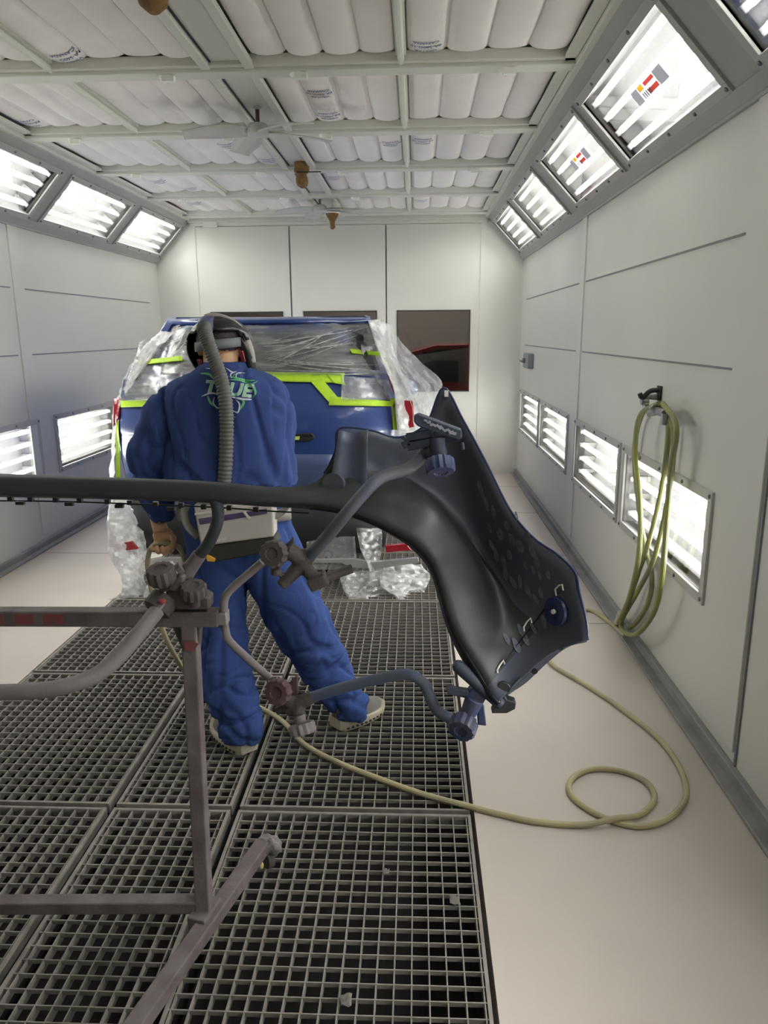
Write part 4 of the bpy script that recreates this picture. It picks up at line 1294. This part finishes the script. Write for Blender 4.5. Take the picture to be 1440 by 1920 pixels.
for body_, bold, off, mi in (('TRUE', 1.5, .0045, 1), ('TRUE', .5, .006, 2)):
    vs, fs = text_mesh(body_, 33, bold=bold, shear=.25, spacing=1.02)
    bm = bmesh.new(); bv = [bm.verts.new(v) for v in vs]
    for f in fs:
        try: bm.faces.new([bv[i] for i in f])
        except ValueError: pass
    bmesh.ops.subdivide_edges(bm, edges=[e for e in bm.edges if e.calc_length() > 6], cuts=2, use_grid_fill=True)
    bmesh.ops.triangulate(bm, faces=bm.faces)
    bm.verts.index_update()
    mb.add([onjack(426 + v.co.x * 1.10, 730 - v.co.y * 1.0 + v.co.x * .11, off) for v in bm.verts], [tuple(v.index for v in f.verts) for f in bm.faces], mi); bm.free()
ribbon(mb, [(378, 743), (396, 737), (412, 741)], 1.6, .0062, 1); ribbon(mb, [(434, 744), (454, 748), (472, 749)], 2.0, .0062, 1)
mb.build('back_print', [M_pg, M_pw, M_pl], jacket, smooth=False, fix=False)

# ---- spray gun in the right hand (in front of the worker)
t = thing('spray_gun', 'spray gun held in the right hand in front of the worker', 'spray gun', RH)
g = RH + V((-.03, .0, -.0))
mb = MB(); mb.tube([g + V((.01, -.03, .07)), g + V((.0, .06, .075)), g + V((0, .10, .075))], [.017, .017, .012], 12); mb.tube([g + V((0, 0, .07)), g + V((0, -.02, -.06))], [.013, .012], 10); mb.build('gun_body', M_steel, t, bevel=.002)
mb = MB(); mb.lathe([(.012, 0), (.02, .02), (.045, .05), (.045, .12), (.04, .125)], g + V((0, .035, .085)), seg=18); mb.build('paint_cup', M_white, t)
# ================================================================== BUMPER STAND
M_stand = mat('dusty_stand_paint', '5d5355', 0.75, var=0.25, vscale=12, col2='746c6c', bump=0.15, bscale=120)
M_standb = mat('dark_clamp_iron', '544d4b', 0.75, var=0.3, vscale=20, bump=0.2, bscale=150)
M_tubeg = mat('overspray_grey_tube', '827b7c', 0.7, var=0.18, vscale=14, bump=0.1, bscale=150)
M_knob = mat('dusty_knob', '564e4e', 0.8, var=0.25, vscale=25)
M_knobb = mat('blue_sprayed_knob', '2b3a63', 0.6, var=0.35, vscale=18, col2='4b4654')
M_armb = mat('sprayed_arm', '5b5c62', 0.65, var=0.3, vscale=6, col2='46556f')
M_redw = mat('worn_red_paint', '9a3a3f', 0.7, var=0.3, vscale=14, col2='6b4a4c')
M_pad = mat('rubber_pad', '3c4354', 0.6, var=0.3, vscale=20)
base = onz(384, 1716, .09)
stand = thing('bumper_stand', 'dusty bumper repair stand on a square-tube frame with knobbed clamp arms', 'bumper stand', (base.x, base.y, 0))
top = at(357, 1172, 1.80)
rb = at(412, 1157, 1.80); ra = at(0, 1156, 1.80)
dr = (rb - ra).normalized()
mb = MB(); mb.bar(ra - dr * 1.0, rb, .042, .043); mb.build('top_rail', M_stand, stand, bevel=.004, smooth=False)
mb = MB()
for a, b in ((88, 126), (0, 14), (36, 70)):
    p, q = at(a, 1156, 1.80), at(b, 1156, 1.80); mb.bar(p, q, .0425, .028)
mb.build('red_paint_patch', M_redw, stand, smooth=False)
mb = MB(); mb.bar(rb - dr * .002, rb + dr * .022, .036, .034); mb.build('rail_end_plate', mat('bare_steel_plate', '8b8888', .5, .3), stand, bevel=.003)
mb = MB(); mb.bar(top + V((0, 0, .01)), base + V((0, 0, .01)), .040, .040, up=(0, 1, 0)); mb.build('post', M_stand, stand, bevel=.004, smooth=False)
mb = MB(); mb.slab([top + V((-.045, -.012, .0)), top + V((.03, -.012, .0)), top + V((.018, -.012, -.075)), top + V((-.02, -.012, -.075))], (0, .03, 0)); mb.build('gusset', M_standb, stand, bevel=.003)
mb = MB(); pk = [(345, 1204), (360, 1203), (372, 1208), (362, 1222), (346, 1218)]; mb.slab([at(x, y, 1.764) for x, y in pk], (0, .004, 0)); mb.build('red_paint_patch', M_redw, stand, smooth=False)
la, lb = at(0, 1696, base.y + .005), at(378, 1694, base.y + .005); dl = (lb - la).normalized()
mb = MB(); mb.bar(la - dl * .75, lb, .040, .036); mb.build('lower_rail', M_stand, stand, bevel=.004, smooth=False)
f0, f1 = onz(492, 1586, .085), onz(268, 1905, .085); df = (f1 - f0).normalized()
mb = MB(); mb.bar(f0 - df * .0, f1 + df * .10, .045, .040); mb.build('foot_bar', M_stand, stand, bevel=.004, smooth=False)
mb = MB(); mb.bar(base - df * .045 + V((0, 0, .0)), base + df * .045, .054, .050); mb.build('foot_sleeve', M_stand, stand, bevel=.004, smooth=False)
M_wrap = mat('dusty_wrap', '7f7878', .95, bump=.6, bscale=60)


def caster(p):
    mb = MB(); mb.lathe([(.022, -.013), (.033, -.010), (.035, 0), (.033, .010), (.022, .013)], V((p.x, p.y, .036)), (.8, .6, 0), 22); c = mb.build('caster', M_standb, stand)
    mb = MB(); mb.ellipsoid((p.x, p.y, .078), (.036, .036, .030)); mb.ellipsoid((p.x + .02, p.y - .01, .085), (.026, .03, .026)); mb.ellipsoid((p.x + .015, p.y + .02, .06), (.028, .026, .034))
    me = remesh(mb, .006, 'caster_wrap', 1, lambda p_, n: .012 * nz((p_.x * 60, p_.y * 60, p_.z * 40))); me.materials.append(M_wrap); finish(me, 'caster_wrap', c, fix=False, angle=180)
    return c


c_ = caster(f0 + V((.012, .012, 0))); caster(f1 + df * .06)
mb = MB(); p = f0 + V((.0, -.03, -.045)); mb.ellipsoid(p, (.008, .006, .013)); mb.build('yellow_tag', mat('pale_yellow_tag', 'c8c37a', .7), c_)
# second leg of the stand further left
mb = MB(); o = V((-1.12, 0, 0)); mb.bar(top + V((0, 0, .01)) + o, base + V((0, 0, .01)) + o, .040, .040, up=(0, 1, 0)); mb.build('post', M_stand, stand, bevel=.004, smooth=False)
mb = MB(); mb.bar(f0 + o, f1 + df * .10 + o, .045, .040); mb.build('foot_bar', M_stand, stand, bevel=.004, smooth=False)
caster(f0 + o + V((.012, .012, 0))); caster(f1 + df * .06 + o)


def T(pl, r, nm, m, n=6, seg=14, parent=stand):
    P = spline([at(*p) for p in pl], n)
    mb = MB(); mb.tube(P, r, seg); return mb.build(nm, m, parent, angle=60)


def knob(px, py, Y, axis, r, h, m, nm='knob', stem=0.0, parent=stand, flutes=12):
    c = at(px, py, Y); ax = V(axis).normalized()
    mb = MB(); mb.lathe([(r * .55, -h * .5), (r * .93, -h * .45), (r, -h * .3), (r, h * .3), (r * .9, h * .47), (r * .5, h * .5), (r * .42, h * .42), (r * .15, h * .40)], c, ax, 48, 0, flutes, .10)
    if stem: mb.lathe([(r * .42, -h * .5 - stem), (r * .42, -h * .45)], c, ax, 16)
    return mb.build(nm, m, parent, angle=30)


# bent tube through the first clamp
T([(309, 1124, 1.775), (296, 1143, 1.755), (262, 1186, 1.71), (222, 1232, 1.67), (186, 1262, 1.64), (140, 1282, 1.61), (80, 1294, 1.59), (0, 1298, 1.58), (-140, 1298, 1.57)], .0198, 'bent_tube', M_tubeg)
mb = MB(); q = at(305, 1134, 1.757); mb.ellipsoid(q + V((.004, -.012, .014)), (.010, .008, .007)); mb.build('red_paint_patch', M_redw, stand)
mb = MB(); a = at(300, 1118, 1.80); ax = (at(262, 1186, 1.71) - at(309, 1124, 1.775)).normalized()
mb.lathe([(.019, .0), (.036, .0), (.038, .006), (.038, .04), (.03, .045), (.019, .045)], at(311, 1120, 1.795), ax, 26); cl = mb.build('clamp_ring', M_standb, stand)
mb = MB(); mb.slab([at(x, y, 1.775) for x, y in ((308, 1104), (350, 1098), (392, 1122), (392, 1144), (318, 1145))], (0, .05, 0)); mb.build('clamp_block', M_standb, stand, bevel=.006)
mb = MB(); mb.slab([at(x, y, 1.765) for x, y in ((310, 1106), (336, 1078), (346, 1080), (344, 1096), (330, 1112))], (0, .03, 0)); mb.build('clamp_lever', M_stand, stand, bevel=.006)
knob(303, 1078, 1.765, (-.05, -.30, 1), .037, .044, M_knob, stem=.02)
knob(363, 1107, 1.76, (.08, -.32, 1), .034, .034, M_knob, stem=.03)
mb = MB(); mb.tube([at(334, 1106, 1.80), at(352, 1072, 1.80), at(374, 1040, 1.80)], [.022, .020, .0185], 14); mb.tube([at(335, 1068, 1.79), at(343, 1062, 1.79)], .016, 10); mb.build('arm_socket', M_stand, stand)
T([(372, 1043, 1.80), (390, 1020, 1.80), (404, 990, 1.80), (409, 962, 1.805), (403, 938, 1.81), (388, 922, 1.82)], .0155, 'hook_arm', mat('dark_hook_arm', '2f323a', .65, var=.3, vscale=8))
# forked bracket carrying the two swing arms
T([(492, 1054, 1.80), (460, 1081, 1.80), (432, 1106, 1.80), (421, 1124, 1.80), (420, 1150, 1.80), (423, 1184, 1.80), (432, 1204, 1.80), (470, 1240, 1.80), (506, 1272, 1.80)], .0108, 'forked_bracket', M_tubeg, 5)


def clampset(cx, cy, Y, m, lean):
    g = lambda x, y, d=0.0: at(cx + x, cy + y, Y + d)
    k = knob(cx, cy, Y - .03, (-.25, -1, .22), .036, .034, m, stem=.03)
    mb = MB(); mb.slab([g(12, -8, -.005), g(36, -30, -.005), g(36, 6, -.005), g(20, 18, -.005)], (0, .014, 0)); mb.build('clamp_wing', m, stand, bevel=.003)
    return k


clampset(514, 1038, 1.80, M_knob, 0); 
mb = MB(); mb.tube([at(538, 1030, 1.79), at(572, 1052, 1.80)], .022, 12); mb.tube([at(583, 1036, 1.80), at(556, 1068, 1.80), at(526, 1098, 1.79)], [.020, .020, .015], 12); mb.tube([at(570, 1060, 1.80), at(592, 1088, 1.79)], .018, 12); mb.box(at(597, 1090, 1.785), (.05, .04, .032), Matrix.Rotation(-.45, 3, 'Y')); mb.tube([at(517, 1064, 1.79), at(518, 1078, 1.79)], .014, 10)
me = remesh(mb, .004, 'clamp_body', 2); me.materials.append(M_standb); finish(me, 'clamp_body', stand, fix=False, angle=50)
mb = MB(); mb.tube([at(600, 1088, 1.79), at(660, 1066, 1.82)], .012, 10); mb.build('clamp_screw', M_standb, stand)
T([(577, 1046, 1.80), (610, 1010, 1.765), (650, 962, 1.735), (690, 916, 1.745), (712, 897, 1.765), (735, 888, 1.785), (762, 880, 1.80), (782, 866, 1.81), (797, 848, 1.815), (806, 836, 1.81)], .0155, 'swing_arm', M_armb)
clampset(522, 1297, 1.79, mat('rusty_knob', '5e4748', .8, var=.25, vscale=20), 0)
mb = MB(); mb.tube([at(535, 1310, 1.78), at(560, 1324, 1.78)], .02, 12); mb.tube([at(588, 1306, 1.78), at(560, 1318, 1.78), at(538, 1334, 1.78)], [.016, .022, .018], 12); mb.tube([at(557, 1328, 1.77), at(564, 1350, 1.76)], .018, 12); mb.tube([at(528, 1328, 1.78), at(518, 1334, 1.78)], .012, 10)
me = remesh(mb, .004, 'clamp_body', 2); me.materials.append(M_standb); finish(me, 'clamp_body', stand, fix=False, angle=50)
knob(567, 1366, 1.745, (.25, -.30, -.85), .036, .030, M_tubeg, stem=.02)
T([(580, 1309, 1.78), (640, 1290, 1.77), (700, 1275, 1.76), (742, 1266, 1.75), (772, 1266, 1.74), (795, 1282, 1.735), (807, 1308, 1.73), (820, 1332, 1.725), (845, 1348, 1.72)], .0145, 'swing_arm', M_armb)
# upper holding pad
g = lambda x, y, d=0.0: at(x, y, 1.80 + d)
mb = MB(); mb.slab([g(776, 780, -.03), g(786, 776, -.03), g(866, 806, -.02), g(867, 821, -.02), g(858, 824, -.02), g(784, 800, -.03), g(776, 792, -.03)], (0, .035, 0)); pad = mb.build('pad', M_pad, stand, bevel=.004)
mb = MB()
rnd = random.Random(3)
for k in range(16):
    x = 798 + k * 3.7; y = 788 + k * 1.45 + rnd.uniform(-1, 5)
    p = g(x, y, -.033 + .0006 * k); mb.box(p, (rnd.uniform(.004, .012), .002, rnd.uniform(.003, .007)), Matrix.Rotation(rnd.uniform(-.6, .9), 3, 'Y'))
mb.build('paint_flakes', mat('pale_flakes', '9a98a8', .7), pad, smooth=False)
mb = MB(); ang = [(758, 826), (762, 820), (812, 812), (824, 826), (764, 838)]
for a, b in zip(ang, ang[1:] + ang[:1]): mb.bar(g(*a, -.01), g(*b, -.01), .02, .007, up=(0, -1, 0))
mb.slab([g(*p, .0) for p in ang], (0, .01, 0)); mb.build('pad', M_pad, stand, bevel=.002)
mb = MB(); mb.slab([g(808, 812), g(866, 822), g(862, 826), g(820, 834)], (0, .03, 0)); mb.tube([g(818, 822, .0), g(820, 845, -.005), g(824, 866, -.02)], [.022, .020, .014], 14); mb.ellipsoid(g(814, 846, .008), (.032, .025, .026)); mb.build('pad_joint', M_pad, stand)
knob(825, 874, 1.755, (.12, -.55, -.85), .037, .036, M_knobb, flutes=14)
mb = MB(); mb.tube([g(866, 830, -.01), g(868, 843, -.015)], .005, 8); mb.build('pad_pin', M_pad, stand)
# lower holding pad
g = lambda x, y, d=0.0: at(x, y, 1.69 + d)
mb = MB(); mb.tube([g(853, 1243), g(858, 1248), g(895, 1281, .005), g(938, 1320, .01)], [.010, .0165, .0165, .015], 14); mb.build('pad', M_pad, stand)
mb = MB(); mb.slab([g(836, 1293), g(848, 1291), g(880, 1296), g(878, 1311), g(840, 1303)], (0, .02, 0)); mb.build('pad', M_pad, stand, bevel=.003)
mb = MB(); mb.slab([g(880, 1296), g(896, 1282), g(915, 1305), g(905, 1322), g(872, 1312)], (0, .03, 0)); mb.tube([g(890, 1310, .0), g(878, 1338, -.005)], [.024, .02], 14); mb.slab([g(894, 1322), g(908, 1324), g(912, 1362), g(896, 1360)], (0, .012, 0)); mb.build('pad_joint', M_knobb, stand, bevel=.003)
knob(868, 1362, 1.665, (-.30, -.80, -.25), .036, .040, M_knobb, flutes=12)

# ================================================================== BUMPER COVER
M_shell = mat('black_bumper_inner', '38393b', 0.48, spec=0.5, var=0.25, vscale=5, bump=0.05, bscale=200)
M_navy = mat('navy_overspray_lightened', '4c505b', 0.52, var=0.4, vscale=5, col2='36446c', lo=.55, hi=.8, bump=0.06, bscale=160)  # blue overspray; its grey base is lightened in place of missing front light
M_lip = mat('black_lip', '0e1013', 0.3)
bump_ = thing('bumper_cover', 'dark navy car bumper cover held inside-out on the stand, with wheel arch curve', 'bumper cover', at(800, 950, 1.85))
SEC = []
for x, b, c, m, f, o in ((-170, 931, 926, 910, 896, 886), (0, 931, 926, 911, 897, 889), (200, 935, 930, 915, 902, 896), (380, 941, 936, 922, 909, 903)):
    SEC.append([(x, b, 1.82), (x, c, 1.795), (x, m, 1.795), (x, f, 1.805), (x, o, 1.825)])
SEC += [
    [(500, 949, 1.82), (502, 943, 1.795), (506, 932, 1.80), (510, 922, 1.81), (513, 914, 1.83)],
    [(580, 953, 1.81), (582, 945, 1.785), (580, 933, 1.80), (578, 922, 1.83), (578, 909, 1.85)],
    [(632, 961, 1.80), (636, 951, 1.775), (632, 924, 1.81), (622, 900, 1.86), (608, 889, 1.87)],
    [(668, 972, 1.79), (673, 961, 1.765), (676, 925, 1.81), (656, 880, 1.88), (630, 846, 1.89)],
    [(703, 986, 1.78), (709, 974, 1.755), (724, 930, 1.81), (706, 884, 1.90), (636, 806, 1.90)],
    [(737, 1004, 1.77), (745, 991, 1.745), (772, 944, 1.81), (744, 888, 1.91), (692, 808, 1.91)],
    [(766, 1023, 1.76), (776, 1008, 1.735), (814, 962, 1.80), (782, 908, 1.92), (748, 822, 1.92)],
    [(790, 1046, 1.75), (802, 1031, 1.725), (845, 998, 1.79), (822, 934, 1.92), (800, 796, 1.93)],
    [(806, 1070, 1.74), (820, 1056, 1.715), (868, 1032, 1.78), (855, 966, 1.91), (832, 729, 1.94)],
    [(816, 1097, 1.735), (831, 1086, 1.71), (884, 1066, 1.77), (884, 1004, 1.90), (868, 788, 1.90)],
    [(824, 1127, 1.73), (839, 1115, 1.705), (896, 1100, 1.76), (908, 1042, 1.88), (908, 862, 1.86)],
    [(832, 1157, 1.725), (847, 1144, 1.70), (903, 1134, 1.75), (930, 1078, 1.85), (955, 955, 1.82)],
    [(844, 1191, 1.72), (859, 1177, 1.695), (912, 1165, 1.74), (948, 1108, 1.82), (1002, 1011, 1.76)],
    [(860, 1224, 1.715), (875, 1208, 1.69), (922, 1192, 1.73), (966, 1134, 1.79), (1045, 1041, 1.71)],
    [(880, 1258, 1.71), (896, 1242, 1.685), (936, 1214, 1.72), (990, 1156, 1.76), (1078, 1074, 1.67)],
    [(902, 1293, 1.705), (916, 1277, 1.68), (946, 1242, 1.71), (1006, 1176, 1.74), (1086, 1110, 1.65)],
    [(916, 1310, 1.70), (926, 1298, 1.675), (964, 1262, 1.70), (1026, 1200, 1.71), (1099, 1163, 1.64)],
    [(930, 1322, 1.70), (938, 1312, 1.675), (978, 1274, 1.69), (1036, 1224, 1.69), (1102, 1200, 1.64)]]
W3 = [[at(*p) for p in s] for s in SEC]
N1 = 6
cols = [spline([s[k] for s in W3], N1) for k in range(5)]
rows = []
for i in range(len(cols[0])):
    rows.append(spline([c[i] for c in cols], 6))
mb = MB(); mb.grid(rows)
nc = len(rows[0])
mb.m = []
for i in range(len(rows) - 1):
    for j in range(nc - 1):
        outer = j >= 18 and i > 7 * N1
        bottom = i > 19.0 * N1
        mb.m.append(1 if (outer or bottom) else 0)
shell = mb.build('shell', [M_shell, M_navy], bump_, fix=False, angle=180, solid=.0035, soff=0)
SB = BVHTree.FromPolygons([V(v) for v in mb.v], mb.f)


def onshell(px, py, off=0.002):
    d = ray(px, py).normalized(); h = SB.ray_cast(EYE, d, 5)
    return (h[0] if h[0] is not None else at(px, py, 1.75)) - d * off


edge = cols[4]
mb = MB(); mb.tube([p + V((0, .004, 0)) for p in edge[6 * N1:]], [(.006, .004)] * len(edge[6 * N1:]), 8); mb.build('rim_flange', mat('navy_rim', '222f5c', .4, var=.3, vscale=12), bump_, angle=180)
lip = [a.lerp(b, .55) + V((0, -.003, 0)) for a, b in zip(cols[0], cols[1])]
mb = MB(); mb.tube(lip[5 * N1:], [.0095] * len(lip[5 * N1:]), 10); mb.build('arch_lip', M_lip, bump_, angle=180)
inner = [p + V((0, .02, 0)) for p in cols[0]]
mb = MB(); mb.tube(inner[7 * N1:20 * N1], .0035, 8); mb.build('edge_seal', mat('pale_seal', '9fa2a4', .4), bump_, angle=180)
# thin rail with tabs under the long strip
mb = MB()
rail = [at(x, y, 1.83) for x, y in ((-170, 939), (0, 939), (100, 940), (200, 943), (300, 947), (400, 951), (500, 958), (580, 962))]
mb.tube(spline(rail, 4), .0022, 8)
for x, y in ((20, 933), (58, 934), (105, 935), (150, 936), (202, 938), (244, 940), (292, 943), (340, 945), (382, 948), (430, 950), (480, 953)):
    mb.box(at(x, y + 2, 1.825), (.013, .012, .012)); 
    if x in (58, 150, 244, 340): mb.box(at(x - 20, y + 9, 1.825), (.022, .010, .009))
mb.build('clip_rail', M_lip, bump_, bevel=.001)
mb = MB()
for x0 in range(-20, 560, 37):
    y0 = 925 + (x0 / 500) ** 2 * 14 if x0 > 0 else 925
    mb.tube([at(x0, y0, 1.793), at(x0 + 22, y0 + .6, 1.793)], .0012, 6)
mb.build('score_lines', mat('scuffed_edge', '3a3f48', .6), bump_)
# top flap with round boss on the left shoulder
mb = MB(); P = []
for j in range(7):
    v = j / 6
    P.append([at(634 + (1 - v) * 2 + 54 * u - (20 * v * (1 - u)), 806 + 130 * v + 6 * math.sin(pi * u), 1.875 - .05 * v + .015 * math.sin(pi * u)) for u in [k / 6 for k in range(7)]])
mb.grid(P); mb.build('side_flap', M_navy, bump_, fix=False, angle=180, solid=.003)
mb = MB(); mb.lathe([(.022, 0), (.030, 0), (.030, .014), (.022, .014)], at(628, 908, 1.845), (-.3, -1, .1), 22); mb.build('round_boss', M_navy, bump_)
# bottom return flange
A = spline([onshell(x, y, 0) for x, y in ((1101, 1199), (1066, 1202), (1022, 1222), (984, 1262), (950, 1300), (932, 1320))], 5)
B = spline([at(x, y, d) for x, y, d in ((1100, 1204, 1.70), (1064, 1214, 1.74), (1026, 1243, 1.76), (988, 1279, 1.77), (955, 1302, 1.77), (930, 1327, 1.76))], 5)
mb = MB(); mb.grid([A, [a.lerp(b, .5) for a, b in zip(A, B)], B]); mb.build('bottom_flange', mat('navy_flange', '2a3144', .5, var=.3, vscale=10), bump_, fix=False, angle=180, solid=.003)
for x, y in ((1050, 1213), (1002, 1258)):
    mb = MB(); mb.lathe([(.008, 0), (.008, .003)], at(x, y, 1.70), (0, -1, -.2), 12); mb.build('fixing_hole', M_lip, bump_)
mb = MB(); mb.slab([at(x, y, 1.70) for x, y in ((922, 1338), (930, 1318), (944, 1300), (950, 1312), (968, 1318), (966, 1330), (950, 1338))], (0, .03, 0)); mb.lathe([(.018, 0), (.018, .012)], at(943, 1288, 1.69), (0, -1, 0), 20); mb.build('corner_bracket', M_shell, bump_, bevel=.002)
# sensor ring, white clips
ctr = onshell(1045, 1146, .004)
mb = MB(); axs = V((-1, -.62, .1)); mb.lathe([(.014, .002), (.034, 0), (.036, .004), (.034, .010), (.018, .012), (.014, .006)], ctr, axs, 30); sen = mb.build('sensor_ring', MATS['navy_rim'], bump_)
mb = MB(); mb.lathe([(.006, .008), (.006, .015)], ctr, axs, 12); mb.build('sensor_pin', M_white, sen)
for cl_ in (((1043, 1117), (1041, 1105), (1048, 1098), (1054, 1096), (1056, 1107)), ((983, 1184), (982, 1176), (988, 1166), (995, 1159), (997, 1168)), ((933, 1262), (932, 1256), (937, 1247), (944, 1238), (946, 1245))):
    mb = MB(); mb.tube([onshell(x, y, .004) for x, y in cl_], .0022, 6); mb.build('white_clip', M_white, bump_)
mb = MB(); mb.box(onshell(837, 738, .006), (.010, .004, .016)); mb.build('white_clip', M_white, bump_)
mb = MB(); mb.tube([onshell(x, y, .001) for x, y in ((938, 1252), (965, 1215), (1000, 1170), (1030, 1130), (1060, 1100))], .0016, 6); mb.tube([onshell(x, y, .001) for x, y in ((700, 884), (752, 892), (800, 925), (850, 975), (900, 1040), (950, 1110))], .0012, 6); mb.build('panel_seam', M_lip, bump_)
# chalky hand smudges on the outer band
rnd = random.Random(11)
spots = [(902, 918, 6, 16), (912, 945, 5, 14), (925, 960, 5, 12), (918, 990, 4, 9), (938, 1002, 9, 10), (950, 985, 7, 9), (922, 1022, 5, 10), (930, 1040, 6, 12), (945, 1056, 6, 12), (955, 1040, 6, 9), (960, 1012, 8, 12), (975, 1025, 9, 12), (990, 1005, 6, 10), (998, 1030, 8, 14), (1006, 1052, 6, 12), (962, 1092, 6, 12), (975, 1090, 5, 11), (948, 1076, 6, 11), (1028, 1078, 6, 8), (1012, 1080, 4, 8), (990, 1108, 6, 12), (1004, 1122, 5, 10), (1014, 1112, 5, 9), (950, 1198, 6, 11), (968, 1210, 8, 14), (985, 1196, 7, 14), (1000, 1178, 5, 10), (1020, 1165, 6, 12), (975, 1180, 5, 10), (968, 968, 4, 8), (1000, 1070, 4, 8), (985, 1060, 4, 7)]
M_sm = mat('chalky_smudge', '767c86', .8, spec=.1, var=.35, vscale=60)
for x, y, a, b in spots:
    a *= .72; b *= 1.15
    mb = MB()
    ro = rnd.uniform(-.5, -.1); ring = []
    for q in range(3):
        rr_ = (1, .6, .15)[q]
        ring.append([onshell(x + rr_ * (a * math.cos(t2) * math.cos(ro) - b * math.sin(t2) * math.sin(ro)) * (1 + .15 * math.sin(3 * t2 + x)), y + rr_ * (a * math.cos(t2) * math.sin(ro) + b * math.sin(t2) * math.cos(ro)), .0045) for t2 in [2 * pi * k / 14 for k in range(14)]])
    mb.grid(ring, 0, True)
    mb.build('dust_mark', M_sm, bump_, smooth=False, fix=False)
# ================================================================== WORLD AND RENDER LOOK
w = bpy.data.worlds.new('world'); sc.world = w; w.use_nodes = True
w.node_tree.nodes['Background'].inputs[0].default_value = (.5, .5, .52, 1); w.node_tree.nodes['Background'].inputs[1].default_value = .02
sc.view_settings.view_transform = 'Standard'; sc.view_settings.look = 'None'
sc.view_settings.exposure = 1.08; sc.view_settings.gamma = 1.0
try: sc.view_settings.use_curve_mapping = False
except Exception: pass
sc.cycles.use_denoising = True
sc.cycles.max_bounces = 12; sc.cycles.diffuse_bounces = 8; sc.cycles.glossy_bounces = 4; sc.cycles.transparent_max_bounces = 16; sc.cycles.transmission_bounces = 4
sc.cycles.sample_clamp_indirect = 6.0; sc.cycles.caustics_reflective = False; sc.cycles.caustics_refractive = False
